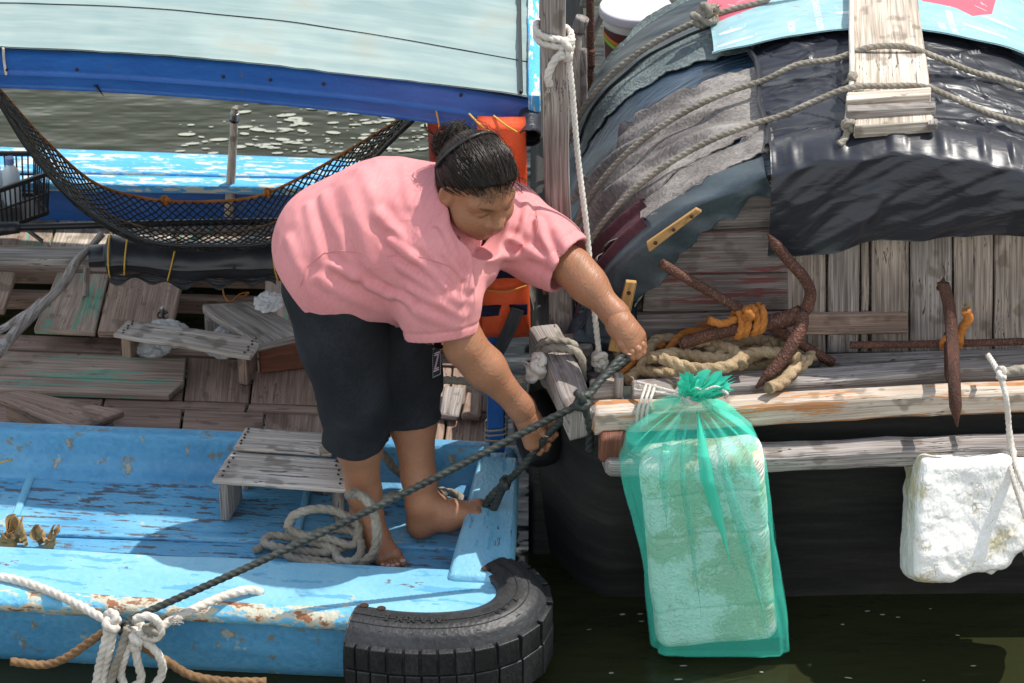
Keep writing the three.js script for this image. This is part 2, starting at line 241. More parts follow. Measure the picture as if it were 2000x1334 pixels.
// laid rope: three strands twisted round the line
function ropeG(pts, r, o = {}) {
  const { coarse, closed = false, strands = 3, pitch = 2.3, sides = 12, lump = 0.22, r1 = r, taper } = o;
  const c = pts instanceof THREE.Curve ? pts : curve(pts, closed), L = c.getLength(), n = Math.max(6, Math.min(2600, Math.ceil(L / (r * (coarse ? 4 : lump ? 0.42 : 1))))), P = [], U = [], I = [];
  const fr = c.computeFrenetFrames(n, closed);
  for (let i = 0; i <= n; i++) {
    const p = c.getPointAt(i / n), s = i / n * L, rad = taper ? taper(i / n) * r : lerp(r, r1, i / n);
    for (let k = 0; k <= sides; k++) { const a = k / sides * 2 * Math.PI, q = rad * (1 - lump + 2 * lump * Math.sqrt(Math.abs(Math.cos(strands / 2 * (a - s / (r * pitch) * 2))))), x = Math.cos(a) * q, y = Math.sin(a) * q, N = fr.normals[i], B = fr.binormals[i]; P.push(p.x + N.x * x + B.x * y, p.y + N.y * x + B.y * y, p.z + N.z * x + B.z * y); U.push(s * 3, k / sides * 0.2 + s * 0.4); }
  }
  const w = sides + 1;
  for (let i = 0; i < n; i++) for (let k = 0; k < sides; k++) { const a = i * w + k; I.push(a, a + 1, a + w + 1, a, a + w + 1, a + w); }
  if (!closed) for (const [i0, f] of [[0, 1], [n, 0]]) { const p = c.getPointAt(i0 / n), m = P.length / 3; P.push(p.x, p.y, p.z); U.push(0, 0); for (let k = 0; k < sides; k++) { const a = i0 * w + k; f ? I.push(m, a + 1, a) : I.push(m, a, a + 1); } }
  return finish(P, U, I);
}
const tubeG = (pts, r, o = {}) => ropeG(pts, r, { lump: 0, sides: 8, ...o });
function knotG(c, size, r, seed = 1, o = {}) {                                        // overhand knot
  const k = rng(seed), e = new THREE.Euler(k() * 3, k() * 3, k() * 3), pts = [];
  for (let i = 0; i < 26; i++) { const t = i / 26 * 2 * Math.PI; pts.push(V((Math.sin(t) + 2 * Math.sin(2 * t)) / 3, (Math.cos(t) - 2 * Math.cos(2 * t)) / 3, -Math.sin(3 * t) * 0.5).multiplyScalar(size).applyEuler(e).add(c)); }
  return ropeG(pts, r, { closed: true, ...o });
}
function frayG(c, dir, n, len, r, seed = 3) {                                         // loose yarns at a rope's end
  const k = rng(seed), gs = [];
  for (let i = 0; i < n; i++) { const d = dir.clone().add(V(k() - 0.5, k() - 0.5, k() - 0.5).multiplyScalar(1.1)).multiplyScalar(len * (0.5 + k() * 0.6)); gs.push(tubeG([c.clone(), c.clone().addScaledVector(d, 0.5).add(V(k() - 0.5, k() - 0.5, k() - 0.5).multiplyScalar(len * 0.25)), c.clone().add(d)], r, { sides: 4, r1: r * 0.5 })); }
  return mergeGeometries(gs);
}
// surface nets over a distance field
function netsG(f, lo, hi, h, col) {
  const nx = Math.ceil((hi.x - lo.x) / h) + 1, ny = Math.ceil((hi.y - lo.y) / h) + 1, nz = Math.ceil((hi.z - lo.z) / h) + 1, F = new Float32Array(nx * ny * nz), id = new Int32Array(nx * ny * nz).fill(-1), P = [], I = [];
  const at = (i, j, k) => i + nx * (j + ny * k), B = 4;
  F.fill(9);
  for (let k0 = 0; k0 < nz; k0 += B) for (let j0 = 0; j0 < ny; j0 += B) for (let i0 = 0; i0 < nx; i0 += B) {   // skip blocks far from the surface
    const cd = f(lo.x + (i0 + B / 2) * h, lo.y + (j0 + B / 2) * h, lo.z + (k0 + B / 2) * h), far = Math.abs(cd) > B * h * 1.9 + 0.02;
    for (let k = k0; k < Math.min(nz, k0 + B); k++) for (let j = j0; j < Math.min(ny, j0 + B); j++) for (let i = i0; i < Math.min(nx, i0 + B); i++) F[at(i, j, k)] = far ? cd : f(lo.x + i * h, lo.y + j * h, lo.z + k * h);
  }
  for (let k = 0; k < nz - 1; k++) for (let j = 0; j < ny - 1; j++) for (let i = 0; i < nx - 1; i++) {
    let m = 0; const v = []; for (let c = 0; c < 8; c++) { const q = F[at(i + (c & 1), j + (c >> 1 & 1), k + (c >> 2))]; v.push(q); if (q < 0) m |= 1 << c; } if (m === 0 || m === 255) continue;
    let x = 0, y = 0, z = 0, n = 0;
    for (let c = 0; c < 8; c++) for (const s of [1, 2, 4]) if (!(c & s) && (v[c] < 0) !== (v[c | s] < 0)) { const t = v[c] / (v[c] - v[c | s]); x += (c & 1) + (s === 1 ? t : 0); y += (c >> 1 & 1) + (s === 2 ? t : 0); z += (c >> 2) + (s === 4 ? t : 0); n++; }
    id[at(i, j, k)] = P.length / 3; P.push(lo.x + (i + x / n) * h, lo.y + (j + y / n) * h, lo.z + (k + z / n) * h);
  }
  const quad = (a, b, c, d, fl) => { if (a < 0 || b < 0 || c < 0 || d < 0) return; fl ? I.push(a, b, c, a, c, d) : I.push(a, c, b, a, d, c); };
  for (let k = 1; k < nz - 1; k++) for (let j = 1; j < ny - 1; j++) for (let i = 1; i < nx - 1; i++) {
    const a = F[at(i, j, k)] < 0;
    if (a !== F[at(i + 1, j, k)] < 0) quad(id[at(i, j - 1, k - 1)], id[at(i, j, k - 1)], id[at(i, j, k)], id[at(i, j - 1, k)], a);
    if (a !== F[at(i, j + 1, k)] < 0) quad(id[at(i - 1, j, k - 1)], id[at(i - 1, j, k)], id[at(i, j, k)], id[at(i, j, k - 1)], a);
    if (a !== F[at(i, j, k + 1)] < 0) quad(id[at(i - 1, j - 1, k)], id[at(i, j - 1, k)], id[at(i, j, k)], id[at(i - 1, j, k)], a);
  }
  const n = P.length / 3, N = new Float32Array(n * 3), U = new Float32Array(n * 2), C = col && new Float32Array(n * 3), e = h * 0.6;
  for (let i = 0; i < n; i++) {
    const x = P[3 * i], y = P[3 * i + 1], z = P[3 * i + 2], gx = f(x + e, y, z) - f(x - e, y, z), gy = f(x, y + e, z) - f(x, y - e, z), gz = f(x, y, z + e) - f(x, y, z - e), l = Math.hypot(gx, gy, gz) || 1;
    N[3 * i] = gx / l; N[3 * i + 1] = gy / l; N[3 * i + 2] = gz / l; U[2 * i] = (x + z * 0.6) * 2; U[2 * i + 1] = (y + z * 0.6) * 2; if (col) { const c = col(x, y, z); C[3 * i] = c[0]; C[3 * i + 1] = c[1]; C[3 * i + 2] = c[2]; }
  }
  const g = new THREE.BufferGeometry(); g.setAttribute('position', new THREE.Float32BufferAttribute(P, 3)); g.setAttribute('normal', new THREE.BufferAttribute(N, 3)); g.setAttribute('uv', new THREE.BufferAttribute(U, 2)); if (col) g.setAttribute('color', new THREE.BufferAttribute(C, 3)); g.setIndex(I); return g;
}
const smin = (a, b, k) => { const h = Math.max(k - Math.abs(a - b), 0) / k; return Math.min(a, b) - h * h * k * 0.25; };
const smax = (a, b, k) => -smin(-a, -b, k);
function capD(x, y, z, a, b, ra, rb) { const bx = b.x - a.x, by = b.y - a.y, bz = b.z - a.z, px = x - a.x, py = y - a.y, pz = z - a.z, t = clamp((px * bx + py * by + pz * bz) / (bx * bx + by * by + bz * bz + 1e-12)); return Math.hypot(px - bx * t, py - by * t, pz - bz * t) - lerp(ra, rb, t); }

// ------------------------------------------------------------------ water
{
  const W = 1024, r1 = fbm(W, W, 10, 26, 4, 501, 0.55), w = gtex(W, W, r1); w.repeat.set(1, 1);
  mk('water', { color: new THREE.Color(0.024, 0.0265, 0.011), roughness: 0.09, bumpMap: w, bumpScale: 0.012, ior: 1.33 });
  const g = new THREE.PlaneGeometry(900, 900, 1, 1); g.rotateX(-Math.PI / 2); g.translate(0, 0, -300);
  const uv = g.attributes.uv, p = g.attributes.position; for (let i = 0; i < p.count; i++) uv.setXY(i, p.getX(i) / 2.6, p.getZ(i) / 2.6);
  const m = part('water', g, M.water); m.userData.kind = 'structure';
}

// ------------------------------------------------------------------ the blue boat
const yB = 0.205, yF = 0.13, yM = 0.115;
const blue = thing('fishing_boat', 'light blue wooden boat with canopy roof and worn painted deck', 'boat', [-0.7, 0, 0]);
{
  // near deck beam with a rolled lip, swept along the boat's near edge
  const prof = [[-0.222, 0], [-0.21, 0.003], [-0.12, 0.005], [-0.03, 0.006], [-0.008, 0.003], [0.004, -0.008], [0.008, -0.02], [0.002, -0.034], [-0.012, -0.044], [-0.014, -0.06], [-0.016, -0.12], [-0.02, -0.17], [-0.05, -0.23], [-0.222, -0.23], [-0.222, 0]];
  const a = H(-120, 1163, yB), b = H(985, 1222, yB), d = b.clone().sub(a), L = d.length(), nz = V(-d.z, 0, d.x).normalize();
  const sweep = (i0, i1, nn, ex = 0) => { const P = [], U = [], I = [], w = i1 - i0 + 1; let acc = 0; const vs = [0]; for (let k = i0 + 1; k <= i1; k++) { acc += Math.hypot(prof[k][0] - prof[k - 1][0], prof[k][1] - prof[k - 1][1]); vs.push(acc); }
    for (let i = 0; i <= nn; i++) for (let k = 0; k < w; k++) { const [o, h] = prof[i0 + k], q = a.clone().addScaledVector(d, i / nn), wob = (k > 0 && k < w - 1 ? 1 : 1) * 0.004 * n3(i / nn * L * 6, (i0 + k) * 0.7, 3) + ex * fb3(i / nn * L * 22, (i0 + k) * 1.3, 8); q.addScaledVector(nz, o + wob); q.y += h + 0.003 * n3(i / nn * L * 4, (i0 + k) * 0.5, 11); P.push(q.x, q.y, q.z); U.push(i / nn * L, vs[k] + i0 * 0.1); }
    for (let i = 0; i < nn; i++) for (let k = 0; k < w - 1; k++) { const c = i * w + k; I.push(c, c + 1, c + w + 1, c, c + w + 1, c + w); } return finish(P, U, I); };
  part('deck_beam', sweep(0, 3, 90), M.bluePaint, blue);
  part('deck_lip', sweep(3, 8, 220, 0.004), M.lipWorn, blue);
  part('hull_side', sweep(8, 14, 90), M.blueHull, blue);
  // corner of the hull under the tyre and the hull's right side
  const c0 = H(1005, 1120, yB), c1 = H(1016, 890, yB);
  part('hull_side', hexa([V(c0.x - 0.11, -0.12, c1.z - 0.12), V(c1.x - 0.015, -0.12, c1.z - 0.12), V(c0.x - 0.06, yB - 0.03, c1.z - 0.12), V(c1.x - 0.004, yB - 0.03, c1.z - 0.12), V(c0.x - 0.16, -0.12, c0.z + 0.06), V(c0.x - 0.03, -0.12, c0.z + 0.06), V(c0.x - 0.15, yB - 0.03, c0.z + 0.06), V(c0.x - 0.01, yB - 0.03, c0.z + 0.06)], { bevel: 0.03, rough: 0.003, seg: 8 }), M.blueHull, blue);
  part('gunwale_plank', board([[936, 884], [1016, 890], [1003, 1130], [874, 1122]], yB + 0.022, 0.05, { bevel: 0.014, rough: 0.003, seg: 14 }), M.bluePaint, blue);
  // floor of the working well, ribs, rear wall with fillet
  part('well_floor', board([[-120, 896], [960, 940], [930, 1150], [-120, 1105]], yF, 0.03, { bevel: 0.004, rough: 0.002, seg: 20 }), M.blueFloor, blue);
  for (const [u0, v0, u1, v1] of [[608, 930, 583, 1036], [70, 905, 30, 1010]]) part('floor_rib', beamG(H(u0, v0, yF + 0.002), H(u1, v1, yF + 0.002), 0.02, 0.014, { bevel: 0.005 }), M.bluePaint, blue);
  part('floor_rib', beamG(H(-80, 1036, yF + 0.003), H(920, 1072, yF + 0.003), 0.02, 0.012, { bevel: 0.005, seg: 10 }), M.blueFloor, blue);
  { const A = H(-120, 836, 0.235), B = H(955, 880, 0.235), D = B.clone().sub(A), n = V(-D.z, 0, D.x).normalize(), pr = [[-0.035, -0.1], [-0.035, 0], [-0.028, 0.006], [-0.004, 0.006], [0.003, 0], [0.006, -0.03], [0.012, -0.065], [0.028, -0.09], [0.06, -0.104], [0.06, -0.12]];
    part('well_wall', sheetG((s, t) => { const x = t * (pr.length - 1), i = Math.min(pr.length - 2, Math.floor(x)), f = x - i, o = lerp(pr[i][0], pr[i + 1][0], f), h = lerp(pr[i][1], pr[i + 1][1], f); return A.clone().addScaledVector(D, s).addScaledVector(n, o + 0.003 * n3(s * 14, t * 3, 1)).add(V(0, h + 0.002 * n3(s * 12, t * 2, 7), 0)); }, 60, 27, 0.006, D.length(), 0.25), M.blueHull, blue); }
  // planked floor behind the well: rows of boards, each its own piece
  const woods = [M.woodBrown, M.woodBrownB, M.woodBrown];
  const row = (us, vb, vf, y, mats, t = 0.02, name = 'floor_board', skew = -4) => { for (let i = 0; i < us.length - 1; i++) { const g = 2.2, a = us[i] + g, b = us[i + 1] - g, q = u => 0.038 * u; part(name, board([[a + 4, vb + q(a)], [b + 4, vb + q(b)], [b + skew, vf + q(b)], [a + skew, vf + q(a)]], y + rr(-0.002, 0.002), t, { bevel: 0.003, rough: 0.001, seg: 3 }), mats[i % mats.length], blue); } };
  row([-80, 110, 354, 514, 642, 760, 868, 952], 786, 852, yM, woods);
  row([-80, 200, 480, 650, 780, 960], 770, 783, yM + 0.006, [M.woodBrownB], 0.02, 'floor_batten', 0);
  row([-80, 150, 362, 492, 645, 770, 880, 962], 684, 767, yM, woods);
  row([-80, 240, 700, 960], 652, 680, yM - 0.03, [M.woodBrown], 0.05, 'cross_beam', 0);
  // hatch boards over the dark hold
  for (const [q, m] of [[[[112, 530], [213, 534], [186, 646], [66, 640]], M.woodGreen], [[[217, 534], [358, 540], [334, 652], [190, 647]], M.woodBrown], [[[-70, 526], [32, 530], [8, 604], [-90, 600]], M.woodBrown], [[[518, 544], [590, 548], [600, 656], [516, 650]], M.woodGreen], [[[640, 546], [780, 552], [790, 660], [640, 654]], M.woodBrown], [[[785, 552], [900, 558], [905, 666], [790, 660]], M.woodBrownB]]) part('hatch_board', board(q, yM + 0.035, 0.022, { bevel: 0.004, rough: 0.0015 }), m, blue);
  part('hold_bottom', board([[-120, 470], [1000, 500], [1000, 740], [-120, 700]], -0.02, 0.02, { rough: 0 }), M.woodBrown, blue);
  part('hold_beam', board([[-80, 512], [960, 538], [960, 548], [-80, 524]], yM + 0.02, 0.05), M.woodBrown, blue);
  part('hold_beam', board([[-80, 560], [960, 588], [960, 600], [-80, 574]], yM - 0.04, 0.05), M.woodBrown, blue);
  // thwart with its little post
  part('thwart', board([[-90, 479], [182, 483], [180, 506], [-90, 503]], 0.3, 0.028, { bevel: 0.004, seg: 4 }), M.woodGrey, blue);
  part('thwart_post', beamG(H(170, 500, 0.28), H(168, 578, 0.15), 0.018, 0.018, { up: V(0, 0, 1) }), M.woodGrey, blue);
  // pale boards at the far side with worn green paint
  { const us = [-120, 96, 330, 560, 800, 960]; for (let i = 0; i < us.length - 1; i++) part('floor_board', board([[us[i] + 42, 362 + us[i] * 0.03], [us[i + 1] + 38, 362 + us[i + 1] * 0.03], [us[i + 1] - 2, 478 + us[i + 1] * 0.03], [us[i] + 2, 478 + us[i] * 0.03]], 0.14, 0.02, { bevel: 0.003, rough: 0.001 }), i % 2 ? M.woodPale : M.woodGreen, blue); }
  part('floor_ledge', board([[-120, 474], [960, 506], [960, 512], [-120, 482]], 0.135, 0.05), M.woodBrown, blue);
  // far gunwale: two worn planks, an inner face and the outside
  part('gunwale_plank', board([[-140, 281], [900, 318], [900, 352], [-140, 328]], 0.29, 0.03, { bevel: 0.006, rough: 0.003, seg: 12 }), M.blueWorn, blue);
  part('gunwale_plank', board([[-140, 332], [900, 356], [900, 373], [-140, 352]], 0.286, 0.03, { bevel: 0.006, rough: 0.002, seg: 12 }), M.blueWorn, blue);
  part('hull_side', boardG([H(-140, 350, 0.262), H(900, 371, 0.262), H(900, 375, 0.262), H(-140, 354, 0.262)], 0.16, { bevel: 0.002 }), M.blueFascia, blue);
  part('hull_side', boardG([H(-140, 281, 0.262), H(900, 318, 0.262), H(900, 324, 0.262), H(-140, 288, 0.262)], 0.36, { bevel: 0.002 }), M.blueHull, blue);
  // right side wall of the hull towards the back
  { const b0 = H(1016, 890, 0), b1 = H(905, 340, 0); part('hull_side', hexa([V(b1.x - 0.05, -0.1, b1.z), V(b1.x, -0.1, b1.z), V(b1.x - 0.05, 0.2, b1.z), V(b1.x, 0.2, b1.z), V(b0.x - 0.1, -0.1, b0.z - 0.12), V(b0.x - 0.04, -0.1, b0.z - 0.12), V(b0.x - 0.1, 0.17, b0.z - 0.12), V(b0.x - 0.04, 0.17, b0.z - 0.12)], { bevel: 0.01, seg: 8 }), M.blueHull, blue); }
  // blue posts carrying the roof
  const p0 = H(968, 876, yB), topY = 1.12;
  part('post', beamG(p0, V(p0.x + 0.004, topY, p0.z), 0.045, 0.045, { up: V(0, 0, 1), bevel: 0.004, seg: 6 }), M.blueFascia, blue);
  const p1 = H(890, 372, 0.28); part('post', beamG(p1, V(p1.x, topY, p1.z), 0.045, 0.045, { up: V(0, 0, 1), bevel: 0.004 }), M.blueFascia, blue);
  const p2 = H(-160, 820, yB); part('post', beamG(p2, V(p2.x, 1.2, p2.z), 0.045, 0.045, { up: V(0, 0, 1), bevel: 0.004 }), M.blueFascia, blue);
  // short plank stack between the well and the post
  part('side_board', board([[868, 752], [908, 756], [895, 812], [858, 806]], yM + 0.03, 0.02), M.woodGrey, blue);
  part('side_board', board([[912, 764], [944, 768], [940, 812], [900, 810]], yM + 0.035, 0.02), M.woodBrown, blue);
}
// ------------------------------------------------------------------ canopy roof of the blue boat
const roofZ = u => lerp(-0.36, -0.17, (u + 20) / 1065);
const roofEdge = u => 93 + 0.018 * u + 0.0000652 * Math.max(0, u + 60) ** 2 + (u > 900 ? (u - 900) * 0.012 : 0);
{
  const roof = new THREE.Group(); roof.name = 'canopy_roof'; blue.add(roof);
  const us = []; for (let u = -200; u <= 1045; u += 41.5) us.push(u);
  const strip = (f0, f1, th, dz, nm, m) => { const P0 = us.map(u => Z(u, f0(u), roofZ(u) + dz)), P1 = us.map(u => Z(u, f1(u), roofZ(u) + dz)); const fn = (s, t) => { const x = s * (us.length - 1), i = Math.min(us.length - 2, Math.floor(x)), f = x - i; return P0[i].clone().lerp(P0[i + 1], f).lerp(P1[i].clone().lerp(P1[i + 1], f), t); }; return part(nm, sheetG(fn, 60, 4, th, 1.6, 0.1), m, roof); };
  strip(u => roofEdge(u), u => roofEdge(u) + 50, 0.02, 0, 'fascia_board', M.blueFascia);
  strip(u => roofEdge(u) + 40, u => roofEdge(u) + 76, 0.018, -0.022, 'fascia_board', M.blueFascia);
  // stretched cloth from the fascia back, with creases
  const e = us.map(u => Z(u, roofEdge(u) - 2, roofZ(u)));
  const cl = (s, t) => { const x = s * (us.length - 1), i = Math.min(us.length - 2, Math.floor(x)), f = x - i, p = e[i].clone().lerp(e[i + 1], f); p.z += 0.012 - t * 1.42; p.y += 0.004 + 0.05 * t + 0.009 * fb3(s * 4 + t * 3, t * 30, 4, 3) + 0.0015 * n3(s * 40, t * 9, 2) * sstep(0.12, 0, t); return p; };
  part('roof_cloth', sheetG(cl, 120, 90, 0.004, 1.6, 1.4), M.canopy, roof);
  const seam = []; for (let i = 0; i <= 40; i++) { const p = cl(i / 40, 0.155 + 0.02 * Math.sin(i / 9)); p.y += 0.004; seam.push(p); }
  part('seam_cord', tubeG(seam, 0.0013, { sides: 6 }), M.black, roof);
  // boards along the right end of the roof
  const r0 = cl(0.995, 0.0), r1 = cl(0.995, 1.0); r0.z += 0.01;
  part('edge_board', beamG(r0.clone().add(V(0.006, -0.012, 0)), r1.clone().add(V(0.006, -0.012, 0)), 0.03, 0.05, { bevel: 0.004, seg: 10 }), M.blueWorn, roof);
  part('edge_cord', tubeG([cl(0.978, 0.0), cl(0.976, 0.3), cl(0.976, 0.6), cl(0.975, 1)].map(p => p.add(V(0, 0.008, 0))), 0.005), M.black, roof);
  const cb = Z(1030, 232, roofZ(1030) - 0.03); part('corner_block', boxG(cb, 0.06, 0.06, 0.05, { bevel: 0.006, rough: 0.004 }), M.blueFascia, roof);
  part('tie_cord', tubeG([Z(6, 94, roofZ(0) + 0.02), Z(8, 120, roofZ(0) + 0.016), Z(12, 146, roofZ(0) + 0.014)], 0.0035, { sides: 6 }), M.ropeWhite, roof);
  for (const [u, v] of [[150, 136], [436, 150], [528, 156], [632, 164], [1036, 200], [900, 186], [12, 136]]) part('nail_head', (() => { const g = new THREE.SphereGeometry(0.0045, 8, 6); const p = Z(u, v, roofZ(u) + 0.012); g.translate(p.x, p.y, p.z); return g; })(), M.rust, roof);
  part('torn_strap', sheetG((s, t) => Z(lerp(186, 204, s) + (t - 0.5) * 7 * (1 - s), lerp(166, 190, s), -0.33), 6, 2, 0.002), M.black, roof);
}

// ------------------------------------------------------------------ the grey wooden boat with the arched shelter
const AX = 0.93, AW = 0.74, AH = 0.55, AY = 0.6;                                      // arch: centre, half width, rise, deck height
const arch = (f, z, off = 0) => { const c = Math.cos(f), s = Math.sin(f), n = V(c / AW, s / AH, 0).normalize(); return V(AX + AW * c + n.x * off, AY + AH * s + n.y * off, z); };
const wood = thing('wooden_boat', 'grey weathered wooden boat with arched shelter, plank end wall and tall post', 'boat', [0.9, 0, 0]);
{
  // dark hull, curving under
  const hull = (s, t) => { const x = lerp(0.05, 2.6, s), y = lerp(0.56, -0.25, t), z = 0.30 - 0.05 * s * 1.0 - 0.10 * t * t + 0.006 * n3(s * 9, t * 4, 2) - 0.26 * sstep(0.07, 0, s); return V(x, y, z); };
  part('hull_side', sheetG(hull, 40, 16, 0.02, 2.4, 0.8), M.hullDark, wood);
  part('hull_side', hexa([V(0.06, -0.2, -3.6), V(0.2, -0.2, -3.6), V(0.08, 0.5, -3.6), V(0.2, 0.5, -3.6), V(0.045, -0.2, 0.06), V(0.26, -0.2, 0.06), V(0.055, 0.53, 0.06), V(0.26, 0.53, 0.06)], { bevel: 0.01, seg: 6 }), M.hullDark, wood);
  for (let i = 0; i < 3; i++) part('deck_board', board([[1125 + i * 2, 655 + i * 28], [2100, 640 + i * 24], [2100, 662 + i * 24], [1140 + i * 8, 681 + i * 28]], 0.575 - i * 0.003, 0.03, { bevel: 0.004, seg: 6 }), M.woodGrey, wood);
  // beams along the near side
  const yT = 0.64;
  part('side_beam', hexa([[1172, 846], [2100, 806], [1170, 772], [2100, 729]].reduce((p, [u, v], i) => { const y = i < 2 ? yT - 0.075 : yT, a = i < 2 ? null : H(u, v, y); p.push(a); return p; }, []).map((a, i) => a) && (() => { const bl = H(1150, 778, yT), br = H(2100, 731, yT), fr = H(2100, 757, yT), fl = H(1160, 806, yT), d = V(0, -0.068, 0); return [bl.clone().add(d), br.clone().add(d), bl, br, fl.clone().add(d), fr.clone().add(d), fl, fr]; })(), { bevel: 0.014, rough: 0.005, seg: 24, seed: 5 }), M.woodOrange, wood);
  part('side_beam', board([[1232, 738], [2100, 682], [2100, 706], [1236, 768]], 0.645, 0.045, { bevel: 0.008, rough: 0.004, seg: 20 }), M.woodGrey, wood);
  part('side_beam', board([[1176, 868], [2100, 838], [2100, 866], [1186, 902]], 0.53, 0.055, { bevel: 0.012, rough: 0.005, seg: 20 }), M.woodGrey, wood);
  part('beam_end', board([[1150, 736], [1214, 733], [1218, 760], [1156, 764]], 0.64, 0.05, { bevel: 0.006, rough: 0.003 }), M.woodPale, wood);
  part('spacer_block', boxG(H(1200, 862, 0.55), 0.07, 0.075, 0.07, { bevel: 0.012, rough: 0.008 }), M.woodStain, wood);
  part('wooden_peg', boxG(H(1208, 752, 0.65), 0.022, 0.06, 0.03, { bevel: 0.003 }), M.woodGrey, wood);
  // fore-and-aft beam on the left with the block and the post
  { const a = H(1062, 652, 0.655), b = H(1142, 800, 0.64); part('cross_beam', beamG(V(a.x, 0.62, a.z - 0.04), V(b.x, 0.595, b.z), 0.075, 0.085, { bevel: 0.01, rough: 0.006, seg: 10 }), M.woodGrey, wood); }
  part('post_block', boxG(Z(1126, 688, 0.07), 0.085, 0.085, 0.08, { bevel: 0.012, rough: 0.006, ry: 0.1 }), M.woodGrey, wood);
  { const a = Z(1097, 676, -0.06), b = Z(1078, -40, -0.06); part('post', beamG(a, b, 0.062, 0.058, { up: V(0, 0, 1), bevel: 0.005, rough: 0.004, seg: 16 }), M.woodPost, wood); }
  part('rail_plank', board([[1032, 545], [1050, 545], [1086, 640], [1056, 640]], 0.52, 0.03, { bevel: 0.006, rough: 0.004 }), M.woodPale, wood);
  // end wall: horizontal boards on the left, upright planks on the right, each a piece
  const wz = 0.045, wallPiece = (q, m, dz = 0, o = {}) => { const f = q.map(([u, v]) => Z(u, v, wz + dz)), t = V(0, 0, -0.022); const [tl, tr, br, bl] = f; return part('wall_plank', hexa([bl.clone().add(t), br.clone().add(t), tl.clone().add(t), tr.clone().add(t), bl, br, tl, tr], { bevel: 0.004, rough: 0.002, seg: 4, seed: ++boardSeed, ...o }), m, wood); };
  for (const [v0, v1, ul] of [[372, 446, 1380], [449, 532, 1310], [535, 606, 1262], [609, 690, 1240]]) wallPiece([[ul, v0 + 6], [1540, v0], [1540, v1], [ul - 8, v1 + 4]], M.woodRed, rr(-0.003, 0.003), { rough: 0.003 });
  const ue = [1535, 1614, 1680, 1700, 1776, 1861, 1940, 2010, 2080]; for (let i = 0; i < ue.length - 1; i++) wallPiece([[ue[i] + 2, 395], [ue[i + 1] - 1, 395], [ue[i + 1] - 2 + rr(-2, 2), 690], [ue[i] + 2, 690]], i % 3 === 1 ? M.woodPost : M.woodWall, rr(-0.004, 0.006), { rough: 0.003, seg: 6 });
  wallPiece([[1538, 616], [1774, 616], [1775, 654], [1536, 656]], M.woodBrown, 0.022);
  part('wall_back', hexa([V(0.24, 0.58, -0.02), V(1.62, 0.58, -0.02), V(0.48, 0.98, -0.02), V(1.38, 0.98, -0.02), V(0.24, 0.58, 0), V(1.62, 0.58, 0), V(0.48, 0.98, 0), V(1.38, 0.98, 0)], { rough: 0 }), M.woodGrey, wood);
  part('wall_sill', board([[1600, 690], [2100, 676], [2100, 690], [1600, 706]], 0.612, 0.03, { bevel: 0.004, rough: 0.003 }), M.woodGrey, wood);
  for (let i = 0; i < 9; i++) part('arch_rib', tubeG(Array.from({ length: 13 }, (_, k) => arch(Math.PI * (0.02 + 0.96 * k / 12), 0.02 - i * 0.4, -0.025)), 0.012), M.woodGrey, wood);
  // wheelhouse further aft (behind the frame), mirrored in the near water
  part('wheelhouse', hexa([V(0.9, 0.55, -3.4), V(2.9, 0.55, -3.4), V(0.9, 2.2, -3.4), V(2.9, 2.2, -3.4), V(0.9, 0.55, -2.5), V(2.9, 0.55, -2.5), V(0.9, 2.2, -2.5), V(2.9, 2.2, -2.5)], { bevel: 0.02 }), M.woodGrey, wood);
}
